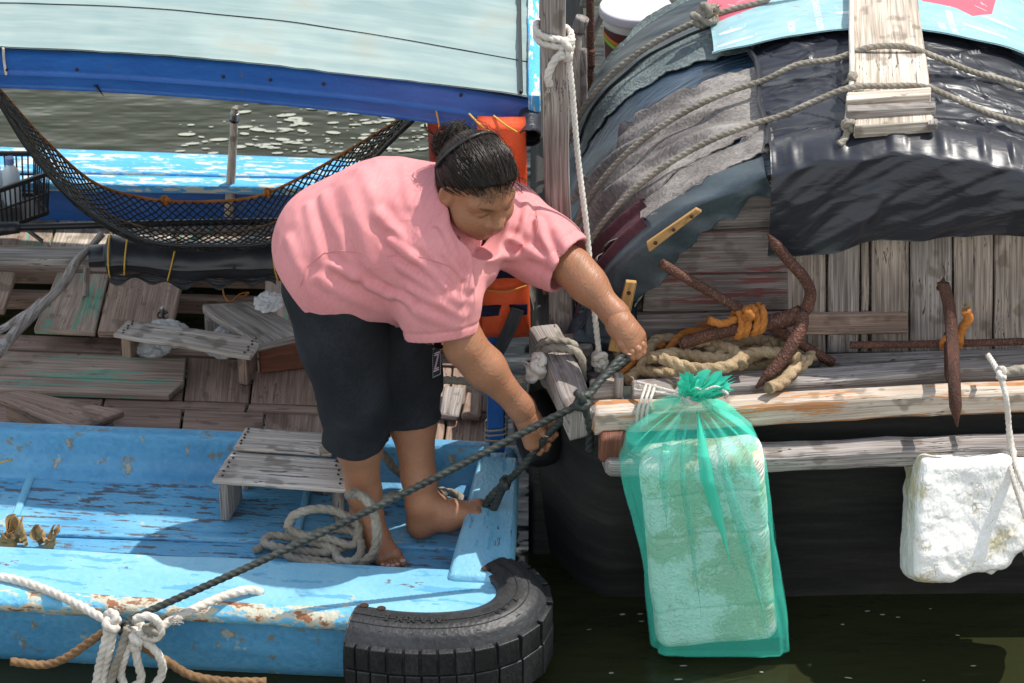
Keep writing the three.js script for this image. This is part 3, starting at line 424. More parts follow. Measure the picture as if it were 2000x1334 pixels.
// ------------------------------------------------------------------ covers on the arch
const PI = Math.PI;
const crease = (f, z, k = 1) => 0.010 * k * fb3(f * 2.2 + z * 1.4, z * 13 + f * 5.5, 2, 3);
{
  const base = (s, t) => { const f = lerp(PI * 1.0, PI * 0.02, s), z = lerp(-1.04, 0.075, t), low = sstep(0.12, 0, s); const p = arch(f, z, 0.004 + crease(f, z, 0.8)); p.x -= low * 0.05 * (1 + 0.5 * n3(z * 6, 1, 3)); p.y -= low * 0.03; return p; };
  tag(part('tarpaulin', sheetG(base, 120, 130, 0.004, 1.9, 2.4), M.tarpBlue), 'blue grey tarpaulin stretched over the arched shelter under ragged cloth', 'tarp');
  const band = (z0, z1, f0, f1, off, k, jag) => (s, t) => { const f = lerp(f0, f1, s), a = z0(s) + jag * fb3(s * 26, 3, z0(0.5) * 9, 3), b = z1(s) + jag * fb3(s * 22, 7, z1(0.5) * 9, 3), z = lerp(a, b, t), e = 4 * t * (1 - t); return arch(f, z, off + crease(f * 1.2, z * 1.3, k) * (0.4 + 0.6 * e) + 0.012 * k * Math.max(0, n3(f * 3, z * 9 + f * 4, 6))); };
  tag(part('tarpaulin', sheetG(band(() => -1.055, s => lerp(-0.93, -0.80, s), PI * 1.02, PI * 0.5, 0.02, 0.8, 0.004), 80, 60, 0.004, 1.2, 1.4), M.tarp), 'dark grey smooth tarp at the back of the shelter below the rope', 'tarp');
  tag(part('shade_cloth', sheetG(band(() => -1.12, s => lerp(-0.84, -0.56, s ** 1.3), PI * 0.985, PI * 0.585, 0.013, 0.5, 0.03), 110, 30, 0.003, 1.1, 0.4), M.shadeClothGreen), 'grey green shade cloth strip with ragged lower edge on the shelter', 'cloth');
  // grey fuzzy cloth in folds, torn
  const zt = s => lerp(-0.64, -0.50, s) - 0.10 * sstep(0.34, 0.3, s) * 0 + 0.09 * sstep(0.16, 0.2, s) * sstep(0.42, 0.36, s) , zb = s => lerp(-0.03, -0.13, sstep(0.3, 0.9, s));
  tag(part('shade_cloth', sheetG((s, t) => { const f = lerp(PI * 0.97, PI * 0.63, s), a = zt(s) + 0.022 * fb3(s * 24, 3, 1, 3), b = zb(s) + 0.03 * fb3(s * 20, 9, 2, 3), z = lerp(a, b, t), fold = Math.max(0, Math.sin(z * 42 + f * 7.5 + 1.6 * n3(f * 3, z * 5, 3))) ** 2 * sstep(1.05, 0.25, s); return arch(f, z, 0.014 + 0.026 * fold + crease(f, z, 1.1)); }, 130, 110, 0.003, 1.0, 0.6), M.shadeCloth), 'grey fuzzy torn cloth lying in folds over the shelter side', 'cloth');
  tag(part('shade_cloth', sheetG((s, t) => { const f = lerp(PI * 0.80, PI * 0.625, s), a = -0.115 - 0.0 * s + 0.024 * fb3(s * 16, 3, 5, 3), b = 0.035 - 0.06 * s + 0.022 * fb3(s * 18, 9, 6, 3), z = lerp(a, b, t); return arch(f, z, 0.02 + 0.016 * Math.max(0, n3(f * 7, z * 16, 8)) + crease(f, z, 0.8)); }, 70, 40, 0.003, 0.6, 0.3), M.shadeCloth), 'grey torn cloth flap with curled edges beside the black plastic sheet', 'cloth');
  tag(part('shade_cloth', sheetG((s, t) => { const f = lerp(PI * 1.0, PI * 0.79, s), a = -0.13 + 0.02 * fb3(s * 14, 3, 5, 3), b = 0.07 + 0.012 * fb3(s * 18, 9, 6, 3), z = lerp(a, b, t); return arch(f, z, 0.018 + 0.02 * Math.max(0, Math.sin(z * 60 + f * 5)) ** 2 + crease(f, z, 1)); }, 60, 40, 0.003, 0.6, 0.3), M.maroon), 'faded maroon cloth fold low on the shelter side', 'cloth');
  // front flap of dark tarp rolled over the end wall
  tag(part('tarpaulin', sheetG((s, t) => { const f = lerp(PI * 1.02, PI * 0.64, s), a = t, drop = sstep(0.35, 1, a), j = 0.025 * fb3(s * 16, 2, 8, 3) * drop; const p = arch(f, lerp(0.0, 0.095, sstep(0, 0.5, a)), 0.02 + crease(f, a * 0.2, 0.8) - drop * (0.085 + j) * (0.6 + 0.6 * Math.sin(PI * s))); p.z += 0.014 * n3(s * 14, a * 3, 5) * a; return p; }, 80, 26, 0.004, 1, 0.3), M.tarp), 'dark tarp flap with frayed edge wrapping the end of the shelter', 'tarp');
  // dark folds lying on the deck below the post
  tag(part('tarpaulin', sheetG((s, t) => { const p = Z(lerp(1128, 1240, s), lerp(560, 668, t), lerp(-0.02, 0.10, t)); p.x += 0.012 * n3(s * 4, t * 8, 1); p.z += 0.02 * fb3(s * 3, t * 9, 4) + 0.03 * s; return p; }, 30, 36, 0.005, 0.3, 0.3), M.tarp), 'dark green tarp bunched in folds at the foot of the grey post', 'tarp');
}
// black plastic: roof sheet and the skirt that hangs over the end wall
{
  const f0 = PI * 0.632, f1 = PI * 0.28;
  const wr = (a, b) => 0.008 * fb3(a * 5 + b * 6, b * 22, 3, 2) + 0.007 * Math.max(0, 1 - Math.abs(fb3(a * 4 + b * 7, b * 16, 9, 2)) * 9) + 0.005 * Math.max(0, 1 - Math.abs(fb3(a * 9 - b * 9, b * 12, 5, 2)) * 10) + 0.006 * fb3(a * 3, b * 6, 1, 2);
  tag(part('plastic_sheet', sheetG((s, t) => { const f = lerp(f0, f1, s), z = lerp(-0.62, 0.0, t); return arch(f, z + 0.01 * n3(s * 20, 2, t) * t, 0.024 + wr(s * 1.1, t * 0.62)); }, 190, 120, 0.002, 1, 0.8), M.plastic), 'shiny wrinkled black plastic sheet on top of the shelter under the plank', 'plastic sheet');
  const rim = s => arch(lerp(f0, f1, s), 0.0, 0.036);
  tag(part('plastic_sheet', sheetG((s, t) => {
    const r = rim(s), gath = Math.max(0, n3(s * 34, 1, 4)) * 0.012; let p;
    if (t < 0.3) { const a = t / 0.3; p = r.clone(); p.z += lerp(-0.03, 0.105, a) + 0.004 * n3(s * 30, a, 2); p.y += 0.004 + Math.sin(a * PI) * (0.012 + gath) - 0.02 * a * a; }
    else { const a = (t - 0.3) / 0.7, hang = Math.max(0.08, r.y - 0.016 - 0.957 + 0.055 * sstep(0.4, 0.05, s)) + 0.006 * Math.sin(s * 17) + 0.006 * n3(s * 12, 3, 1); p = r.clone(); p.z += 0.105 + 0.016 * Math.sin(PI * a) * 0.8 + a * 0.012 + 0.022 * n3(s * 9 + a * 1.2, a * 1.2, 7) * a + 0.006 * fb3(s * 14 + a * 6, a * 3, 5, 2) + 0.004 * Math.max(0, 1 - Math.abs(fb3(s * 5 + a * 1.5, a * 1.6, 2, 2)) * 4); p.y += -0.016 - hang * a - (AY + AH - r.y) * 0.0; }
    return p;
  }, 200, 70, 0.002, 1.0, 0.5), M.plastic), 'black plastic skirt hanging wavy over the plank end wall', 'plastic sheet');
  tag(part('plastic_sheet', sheetG((s, t) => arch(f0 + 0.012 + 0.01 * n3(t * 7, 1, 1) - s * 0.02, lerp(-0.58, -0.02, t), 0.03 + 0.012 * Math.sin(s * PI)), 4, 40, 0.002), M.plastic), 'rolled black plastic seam between grey cloth and plastic sheet', 'plastic seam');
}
// vinyl banner with faded print
{
  const cv = document.createElement('canvas'); cv.width = 1024; cv.height = 512; const c = cv.getContext('2d'), k = rng(5);
  c.fillStyle = '#a9cfd6'; c.fillRect(0, 0, 1024, 512);
  for (let i = 0; i < 900; i++) { c.fillStyle = `rgba(${k() < 0.6 ? '126,184,192' : '196,224,228'},${0.05 + k() * 0.1})`; c.beginPath(); c.ellipse(k() * 1024, k() * 512, 20 + k() * 60, 6 + k() * 20, 0, 0, 7); c.fill(); }
  c.fillStyle = '#dd6a7c'; c.beginPath(); c.moveTo(0, 60); c.lineTo(160, 90); c.lineTo(190, 230); c.lineTo(0, 262); c.fill();
  c.beginPath(); c.moveTo(650, 60); c.lineTo(900, 90); c.lineTo(860, 258); c.lineTo(790, 318); c.lineTo(740, 285); c.lineTo(640, 275); c.fill();
  c.save(); c.fillStyle = 'rgba(240,248,248,0.85)'; c.font = 'bold 26px sans-serif';
  for (const [x, y, t] of [[252, 490, 'UNITED'], [334, 505, 'UNITED ENTERPRISE'], [690, 480, 'UNIT'], [724, 500, 'UNIT CANTEEN']]) { c.save(); c.translate(x, y); c.rotate(-PI / 2); c.fillText(t, 0, 0); c.restore(); } c.restore();
  for (let i = 0; i < 150; i++) { c.strokeStyle = k() < 0.6 ? 'rgba(244,248,248,0.8)' : 'rgba(214,110,122,0.7)'; c.lineWidth = 1 + k() * 3; const x = k() * 1024, y = k() * 512; c.beginPath(); c.moveTo(x, y); c.lineTo(x + k() * 60 - 20, y + k() * 24); c.stroke(); }
  c.fillStyle = 'rgba(246,250,250,0.95)'; for (const [x, y, w] of [[70, 440, 60], [60, 350, 40], [420, 400, 46], [820, 400, 70], [880, 300, 60]]) { c.beginPath(); c.ellipse(x, y, w, 9, 0.12, 0, 7); c.fill(); }
  const t = new THREE.CanvasTexture(cv); t.flipY = false; t.colorSpace = THREE.SRGBColorSpace; t.magFilter = THREE.LinearFilter;
  mk('banner', { map: t, color: new THREE.Color(0.8, 0.8, 0.8), roughness: 0.45, side: THREE.DoubleSide });
  tag(part('vinyl_banner', sheetG((s, q) => { const f = lerp(PI * 0.675, PI * 0.3, s), z = lerp(-1.0, lerp(-0.565, -0.555, s), q); return arch(f, z, 0.05 + 0.006 * n3(s * 5, q * 4, 2) + 0.008 * sstep(0.9, 1, q) * (1 + n3(s * 8, 1, 1))); }, 60, 40, 0.004), M.banner), 'faded light blue vinyl banner with worn print across the shelter top', 'banner');
}
// heavy plank with cross cleats on the crest
{
  const crest = (u, v) => H(u, v, 1.225), pl = thing('roof_plank', 'sun bleached heavy plank with nailed cleats lying along the shelter crest', 'plank', [0.93, 1.17, -0.4]);
  part('plank', boardG([crest(1664, -60), crest(1788, -60), crest(1824, 240), crest(1668, 250)].map((p, i) => p.setY(i < 2 ? 1.225 : 1.23)), 0.034, { bevel: 0.006, rough: 0.004, seg: 14 }), M.woodPale, pl);
  part('cleat', board([[1652, 180], [1818, 168], [1818, 184], [1652, 196]], 1.258, 0.026, { bevel: 0.004, rough: 0.003 }), M.woodPale, pl);
  part('cleat', board([[1654, 203], [1828, 195], [1829, 206], [1654, 214]], 1.255, 0.028, { bevel: 0.004, rough: 0.003 }), M.woodGrey, pl);
  part('cleat', board([[1812, 230], [1832, 230], [1832, 240], [1812, 240]], 1.232, 0.02, { bevel: 0.003 }), M.woodGrey, pl);
}
// ropes lashed over the shelter
const archRope = (z, f0, f1, off, n = 22) => Array.from({ length: n }, (_, i) => { const f = lerp(PI * f0, PI * f1, i / (n - 1)), over = Math.abs(f - PI / 2) < 0.14 ? 0.045 : Math.abs(f - PI / 2) < 0.3 ? 0.02 : 0; return arch(f, typeof z === 'function' ? z(i / (n - 1)) : z, off + over); });
tag(part('lashing_rope', ropeG(archRope(s => -0.34 - 0.03 * s, 0.99, 0.22, 0.048), 0.0068), M.ropeGrey), 'grey rope over the torn cloth, passing above the plank cleats', 'rope', 'ropes lashed over the shelter');
tag(part('lashing_rope', ropeG(archRope(s => -0.10 - 0.03 * Math.sin(s * 3), 0.97, 0.22, 0.05), 0.0068), M.ropeGrey), 'grey rope crossing the lower end of the roof plank', 'rope', 'ropes lashed over the shelter');
{
  const t = thing('lashing_rope', 'grey rope with a frayed knot running under the vinyl banner edge', 'rope', [0.4, 1, -0.8], 'ropes lashed over the shelter');
  part('rope', ropeG(archRope(s => lerp(-0.90, -0.78, s), 0.985, 0.5, 0.052), 0.0075), M.ropeGrey, t);
  const kp = Z(1385, 26, -0.79); part('knot', knotG(kp, 0.026, 0.009, 4), M.ropeGrey, t); part('knot', knotG(kp.clone().add(V(-0.025, -0.012, 0)), 0.02, 0.009, 9), M.ropeGrey, t); part('frayed_end', frayG(kp, V(0.5, 0.4, 0.4), 26, 0.04, 0.0014), M.ropeHemp, t);
}
{ const t = thing('lashing_rope', 'thin white cord along the side of the roof plank', 'rope', [0.86, 1.2, -0.3]);
  part('rope', ropeG([H(1664, -40, 1.235), H(1663, 60, 1.235), H(1664, 130, 1.235), H(1662, 180, 1.225), H(1656, 225, 1.215), H(1655, 243, 1.22)], 0.006), M.ropeWhite, t);
  part('knot', knotG(H(1664, 152, 1.235), 0.012, 0.006, 3), M.ropeGrey, t); part('knot', knotG(H(1658, 245, 1.22), 0.014, 0.007, 5), M.ropeGrey, t);
  part('tail', ropeG([H(1656, 248, 1.215), H(1654, 262, 1.2), H(1646, 276, 1.19), H(1638, 282, 1.185)], 0.0075), M.ropeGrey, t); }

// ------------------------------------------------------------------ things in the blue boat
function stool(name, label, seatQ, y, t, legs, mats, o = {}) {                         // seat board over two end boards
  const s = thing(name, label, 'stool', H(seatQ[3][0], seatQ[3][1], o.floor).toArray(), o.group);
  const seat = part('seat', board(seatQ, y, t, { bevel: 0.005, rough: 0.002, seg: 6 }), mats[0], s);
  if (o.trim) part('seat_edge', board(seatQ.map(([u, v]) => [u, v]), y - t, 0.012, { bevel: 0.002, rough: 0.001 }), mats[2] || M.woodGrey, s);
  const q = seatQ.map(([u, v]) => H(u, v, y - t - (o.trim ? 0.012 : 0))), mid = (a, b, f) => q[a].clone().lerp(q[b], f);
  for (const [f0, f1, wdt] of legs) { const tb = [mid(0, 1, f0), mid(0, 1, f1), mid(3, 2, f1), mid(3, 2, f0)].map((p, i, A) => p.clone().lerp(A[3 - i], wdt)); const hh = q[0].y - o.floor; part('leg', boardG(tb, hh, { bevel: 0.004, rough: 0.0015, down: V(o.lean || 0, -hh, 0) }), mats[1], s); }
  if (o.nails) for (const [f, g] of o.nails) { const p = H(seatQ[0][0], seatQ[0][1], y).lerp(H(seatQ[1][0], seatQ[1][1], y), f).lerp(H(seatQ[3][0], seatQ[3][1], y).lerp(H(seatQ[2][0], seatQ[2][1], y), f), g), ge = new THREE.CylinderGeometry(0.0032, 0.0032, 0.002, 7); ge.translate(p.x, p.y + 0.0012, p.z); part('nail', ge, M.rust, seat); }
  return s;
}
{
  const nl = []; for (let i = 0; i < 6; i++) { nl.push([0.045 + 0.012 * (i % 2), 0.1 + i * 0.15]); nl.push([0.955 - 0.014 * (i % 2), 0.1 + i * 0.15]); }
  const wT = M.woodPale;
  M.stoolTop = M.woodPale.clone(); M.stoolTop.color.setRGB(0.9, 0.93, 1.0);
  stool('low_stool', 'low wooden stool with smooth faded top beside the plastic bags', [[250, 624], [514, 660], [490, 697], [221, 652]], 0.245, 0.014, [[0.04, 0.11, 0.08], [0.89, 0.96, 0.08]], [M.stoolTop, M.woodBrown, M.woodGrey], { floor: yM + 0.003, trim: true, nails: nl });
  stool('low_stool', 'grey stool of two planks near the front of the well, its back board holed', [[480, 834], [652, 846], [650, 884], [456, 872]], 0.30, 0.016, [[0.05, 0.12, 0.1], [0.88, 0.95, 0.1]], [M.stoolTop, M.woodGrey, M.woodGrey], { floor: yF + 0.003, trim: true, nails: nl });
  stool('low_stool', 'sunlit white grey stool beside the bare feet and coiled rope', [[452, 880], [666, 896], [682, 955], [414, 937]], 0.295, 0.016, [[0.03, 0.10, 0.1], [0.90, 0.97, 0.1]], [M.stoolTop, M.woodGrey, M.woodGrey], { floor: yF + 0.003, trim: true, nails: nl });
  stool('low_stool', 'dark brown low stool standing against the blue well wall', [[-20, 772], [40, 762], [244, 800], [150, 838]], 0.20, 0.022, [[0.02, 0.2, 0.15], [0.8, 0.98, 0.1]], [M.woodBrownB, M.woodBrown], { floor: yM + 0.003 });
  const s = thing('low_stool', 'stool with thick cut corner top over a reddish brown box', 'stool', H(500, 730, yM).toArray());
  const q = [[393, 594], [494, 588], [606, 646], [502, 672]].map(([u, v]) => H(u, v, 0.245)); part('seat', boardG(q, 0.03, { bevel: 0.006, rough: 0.003, seg: 6 }), M.woodGrey, s);
  part('box_front', board([[505, 668], [620, 654], [622, 664], [507, 678]], 0.205, 0.085, { bevel: 0.003 }), M.woodStain, s);
  part('leg', board([[398, 612], [440, 608], [448, 622], [402, 626]], 0.21, 0.09, { bevel: 0.004 }), M.woodGrey, s);
  const lb = thing('loose_board', 'pair of loose planks with traces of green paint on the floor', 'board', H(180, 740, yM).toArray());
  part('plank', board([[-60, 684], [364, 700], [359, 742], [-60, 728]], yM + 0.03, 0.022, { bevel: 0.004 }), M.woodGreen, lb);
  part('plank', board([[-60, 731], [359, 745], [330, 772], [-60, 758]], yM + 0.028, 0.02, { bevel: 0.004 }), M.woodGreen, lb);
}
// forked branch pole
{ const b = thing('branch_pole', 'forked bare driftwood pole leaning across the thwart', 'pole', H(0, 690, 0.15).toArray());
  part('stem', tubeG([H(-30, 712, 0.17), H(20, 660, 0.2), H(70, 606, 0.23), H(120, 560, 0.27), H(150, 510, 0.31), H(176, 484, 0.33), H(200, 456, 0.36)], 0.017, { sides: 12, taper: t => 1.15 - 0.5 * t + 0.1 * Math.sin(t * 19) }), M.woodGrey, b);
  part('fork', tubeG([H(-40, 660, 0.16), H(10, 640, 0.18), H(50, 614, 0.21), H(84, 588, 0.245)], 0.012, { sides: 10, taper: t => 1 + 0.1 * Math.sin(t * 14) }), M.woodGrey, b); }
// rolled black cover with yellow ties
{ const a = Z(176, 500, -0.95), b = Z(560, 508, -0.88), r = thing('rolled_tarp', 'rolled black tarp tied with yellow cords', 'tarp roll', a.toArray());
  const ctr = t => a.clone().lerp(b, t).add(V(0, 0.006 * Math.sin(t * 9), 0)), rad = t => 0.05 * (t < 0.1 ? 0.55 : 1) * (1 + 0.06 * Math.sin(t * 17));
  part('roll', sheetG((s, t) => { const c = ctr(s), an = t * 2 * PI, q = rad(s) * (1 + 0.1 * n3(s * 11, Math.cos(an) * 1.6, Math.sin(an) * 1.6)); return c.add(V(0, Math.sin(an) * q, Math.cos(an) * q * 1.25)); }, 70, 30, 0.004, 0.8, 0.4), M.blackSheet, r);
  part('roll_flap', sheetG((s, t) => { const c = ctr(lerp(0.1, 0.95, s)); return c.add(V(0, -0.03 - t * (0.022 + 0.012 * Math.sin(s * 31)), 0.055 + 0.01 * Math.sin(s * 20))); }, 50, 5, 0.003), M.blackSheet, r);
  for (const [t, tl] of [[0.11, 0], [0.19, 0.02], [0.42, 0.06], [0.95, -0.03], [0.985, 0.01]]) part('tie_cord', tubeG(Array.from({ length: 13 }, (_, i) => { const an = i / 12 * 2 * PI; return ctr(t + tl * 0.5 * Math.sin(an)).add(V(0, Math.sin(an) * (rad(t) * 1.14 + 0.003), Math.cos(an) * (rad(t) * 1.4 + 0.003))); }), 0.0024, { sides: 6 }), M.yellow, r); }
tag(part('orange_cord', tubeG([H(428, 536, 0.16), H(434, 560, 0.16), H(440, 582, 0.16), H(450, 590, 0.16), H(470, 574, 0.165), H(486, 572, 0.17), H(470, 582, 0.165)], 0.0025, { sides: 6 }), M.ropeOrange), 'thin orange cord end hanging over the open hold', 'cord');
// black pole with padded end
{ const p = thing('black_pole', 'straight black pole with padded grip lying across the far boards', 'pole', H(20, 446, 0.3).toArray());
  part('shaft', tubeG([H(30, 444, 0.32), H(250, 438, 0.32), H(420, 434, 0.32), H(560, 432, 0.32)], 0.010, { sides: 10 }), M.black, p);
  part('grip', tubeG([H(-40, 448, 0.32), H(0, 447, 0.32), H(38, 444, 0.32)], 0.024, { sides: 12, taper: t => 1 - 0.3 * t }), M.blackSheet, p);
  part('strap', sheetG((s, t) => H(lerp(52, 84, s), lerp(448, 472, s), 0.3).add(V(0, 0, (t - 0.5) * 0.02)), 5, 2, 0.004), M.black, p); }
// upright oar handle beside the far gunwale
{ const p = thing('oar', 'upright bare wooden oar handle with a metal ring', 'oar', H(447, 415, 0.2).toArray());
  const a = H(447, 420, 0.17), b = Z(459, 212, a.z + 0.05); part('shaft', tubeG([a, a.clone().lerp(b, 0.5), b], 0.0135, { sides: 14, taper: t => 1.1 - 0.3 * t }), M.woodPale, p);
  const ring = a.clone().lerp(b, 0.93), d = b.clone().sub(a).normalize(); part('ring', tubeG([ring.clone().addScaledVector(d, -0.012), ring.clone().addScaledVector(d, 0.012)], 0.0128, { sides: 14 }), M.metal, p); part('tie', tubeG([ring.clone().addScaledVector(d, -0.017), ring.clone().addScaledVector(d, -0.012)], 0.0142, { sides: 14 }), M.black, p); }
// hammock of black netting
{ const h = thing('hammock', 'black net hammock with orange edge rope slung under the roof', 'hammock', Z(400, 440, -0.75).toArray());
  const back = curve([[-60, 110], [0, 176], [90, 276], [190, 360], [300, 390], [400, 394], [500, 384], [600, 340], [700, 282], [770, 240], [830, 204], [880, 170]].map(([u, v]) => Z(u, v, -0.98)));
  const front = curve([[-60, 120], [0, 206], [60, 300], [150, 396], [280, 468], [420, 480], [540, 470], [640, 410], [720, 320], [780, 258], [830, 212], [880, 175]].map(([u, v]) => Z(u, v, -0.62)));
  const surf = (s, t) => { const A = back.getPointAt(s), B = front.getPointAt(s), p = A.lerp(B, t), sag = Math.sin(PI * t) * 0.07 * Math.sin(PI * clamp(s)); p.y -= sag; return p; };
  const gs = [], NU = 68, NV = 17;
  for (const sg of [1, -1]) for (let k = -NV; k < NU + NV; k++) { const pts = []; for (let j = 0; j <= NV; j++) { const s = (k + sg * j * 0.9 + (sg < 0 ? NV * 0.9 : 0)) / NU; if (s >= 0 && s <= 1) pts.push(surf(s, j / NV).add(V(0, 0.003 * n3(k, j, sg), 0))); } if (pts.length > 2) gs.push(ropeG(pts, 0.0025, { lump: 0, sides: 4, coarse: 1 })); }
  const net = part('net', mergeGeometries(gs), M.netBlack, h);
  part('edge_rope', ropeG(back, 0.004, { sides: 8 }), M.ropeOrange, h); part('edge_rope', tubeG(front, 0.0045, { sides: 8 }), M.black, h);
  const mid = curve(Array.from({ length: 20 }, (_, i) => surf(i / 19, 0.3))); part('edge_rope', tubeG(mid, 0.003, { sides: 6 }), M.ropeBrown, h);
  part('knot', knotG(back.getPointAt(0.44), 0.012, 0.005, 7), M.ropeOrange, h); part('knot', knotG(back.getPointAt(0.62), 0.010, 0.005, 8), M.ropeOrange, h);
  for (const e of [0, 1]) { const p = back.getPointAt(e); part('hanging_rope', tubeG([p, p.clone().add(V(e ? 0.06 : -0.06, 0.12, 0.02)), p.clone().add(V(e ? 0.08 : -0.1, 0.3, 0.04))], 0.006), M.black, h); } }
// plastic crate with bottles
{ const c = thing('plastic_crate', 'black slatted plastic crate holding bottles at the far gunwale', 'crate', H(20, 420, 0.3).toArray());
  const y0 = 0.27, y1 = 0.40, q1 = [[-110, 292], [80, 318], [98, 335], [-40, 388]].map(([u, v]) => H(u, v, y1)); q1[0] = H(-120, 300, y1); q1[1] = H(66, 300, y1); q1[2] = H(96, 338, y1); q1[3] = H(-30, 382, y1);
  const q0 = q1.map(p => { const m = q1.reduce((a, b) => a.clone().add(b)).multiplyScalar(0.25); return V(lerp(p.x, m.x, 0.1), y0, lerp(p.z, m.z, 0.1)); });
  for (let e = 0; e < 4; e++) { const a1 = q1[e], b1 = q1[(e + 1) % 4], a0 = q0[e], b0 = q0[(e + 1) % 4]; part('rim', beamG(a1, b1, 0.012, 0.014, { bevel: 0.002, rough: 0 }), M.crate, c); part('rim', beamG(a0, b0, 0.012, 0.014, { bevel: 0.002, rough: 0 }), M.crate, c);
    const L = a1.distanceTo(b1), n = Math.round(L / 0.017); for (let i = 0; i <= n; i++) part('slat', beamG(a0.clone().lerp(b0, i / n), a1.clone().lerp(b1, i / n), 0.005, 0.004, { bevel: 0.001, rough: 0 }), M.crate, c); part('rail', beamG(a0.clone().lerp(a1, 0.5), b0.clone().lerp(b1, 0.5), 0.006, 0.006, { bevel: 0.001, rough: 0 }), M.crate, c); }
  part('base', boardG(q0.map(p => p.clone()), 0.008, { rough: 0, bevel: 0.002 }), M.crate, c);
  mk('bottle', { color: new THREE.Color(0.72, 0.78, 0.82), roughness: 0.2, transparent: true, opacity: 0.8 }); mk('cap', { color: new THREE.Color(0.16, 0.24, 0.5), roughness: 0.5 });
  const bottle = (u, v, hh, r, label, capM) => { const p = H(u, v, y0 + 0.012), b = thing('bottle', label, 'bottle', p.toArray(), 'bottles in the crate'); const pr = [[0, 0], [r, 0], [r * 1.03, hh * 0.1], [r, hh * 0.6], [r * 0.9, hh * 0.72], [r * 0.42, hh * 0.84], [r * 0.4, hh * 0.9], [0, hh * 0.9]].map(([x, y]) => new THREE.Vector2(x, y)); const g = new THREE.LatheGeometry(pr, 20); g.translate(p.x, p.y, p.z); part('body', g, M.bottle, b); const k = new THREE.CylinderGeometry(r * 0.5, r * 0.5, hh * 0.13, 16); k.translate(p.x, p.y + hh * 0.94, p.z); part('cap', k, capM, b); };
  bottle(26, 398, 0.15, 0.026, 'clear bottle with blue cap standing in the black crate', M.cap); bottle(-8, 392, 0.13, 0.026, 'pale blue bottle behind the blue capped bottle in the crate', M.white); }
// plastic bags and a small steel part by the low stool
{ let n = 0; for (const [u, v, sx, sy, lb, m] of [[330, 668, 0.07, 0.05, 'crumpled clear plastic bag behind the low stool', M.bag], [300, 692, 0.05, 0.04, 'small crumpled bag under the low stool', M.bag], [440, 690, 0.06, 0.06, 'white plastic bag beside the cut corner stool', M.bag], [524, 602, 0.045, 0.035, 'scrap of clear plastic lying on the stool top', M.bag]]) {
  n++; const c = H(u, v, u === 524 ? 0.255 : yM + 0.015).add(V(0, sy * 0.45, 0)); const g = new THREE.IcosahedronGeometry(1, 5), p = g.attributes.position; for (let i = 0; i < p.count; i++) { const x = p.getX(i), y = p.getY(i), z = p.getZ(i), f = 0.8 + 0.45 * Math.abs(fb3(x * 2.2 + n * 9, y * 2.2, z * 2.2, 3)) + 0.1 * n3(x * 9, y * 9 + n, z * 9); p.setXYZ(i, c.x + x * sx * f, c.y + Math.max(-0.42, y) * sy * f, c.z + z * sx * 0.8 * f); } g.computeVertexNormals(); tag(part('plastic_bag', g, m), lb, 'bag'); }
  const s = thing('steel_valve', 'small steel valve with rubber hose standing on the boards', 'valve', H(318, 622, yM + 0.035).toArray()), p = H(318, 624, yM + 0.037); part('stem', tubeG([p, p.clone().add(V(0, 0.04, 0))], 0.006), M.metal, s); part('hose', tubeG(Array.from({ length: 12 }, (_, i) => p.clone().add(V(Math.cos(i * 0.7) * 0.014, 0.006 + i * 0.002, Math.sin(i * 0.7) * 0.014))), 0.003), M.black, s); }
// tan gloves on the beam
{ const g = thing('work_gloves', 'pair of crumpled tan work gloves behind the deck beam', 'gloves', H(50, 1072, yF).toArray());
  for (const [u, v, sc, sd] of [[26, 1056, 1.15, 1], [94, 1058, 0.85, 5]]) for (let n = 0; n < 3; n++) { const c = H(u, v + 8, yF + 0.006), ge = sheetG((s, t) => { const a = (s - 0.5) * 3.4 + n * 2.1 + sd, r = 0.016 * sc * (1 + 0.5 * Math.sin(s * 7 + sd + n) * t), y = t * 0.062 * sc * (0.75 + 0.35 * Math.sin(s * 5 + n * 2 + sd)), lean = 0.022 * t * t * Math.sin(sd + n * 2); return c.clone().add(V(Math.cos(a) * r + lean + (n - 1) * 0.012 * sc + 0.005 * n3(s * 6, t * 6, sd + n), y, Math.sin(a) * r * 0.7 + 0.006 * n3(s * 5, t * 7, sd + n + 9))); }, 22, 14, 0.002, 0.1, 0.1); part('glove', ge, M.tan, g); } }
tag(part('bent_wire', tubeG([H(-10, 906, yF + 0.03), H(14, 900, yF + 0.035), H(24, 898, yF + 0.03), H(26, 908, yF + 0.004)], 0.0025, { sides: 6 }), M.yellow), 'short bent yellow wire on the well floor', 'wire');
tag(part('paper_scrap', sheetG((s, t) => H(lerp(522, 546, s), lerp(1044, 1050, t) + s * 2, yF + 0.006 + 0.004 * Math.sin(s * 6)), 6, 3, 0.001), M.white), 'tiny torn white scrap beside the coiled rope', 'scrap');

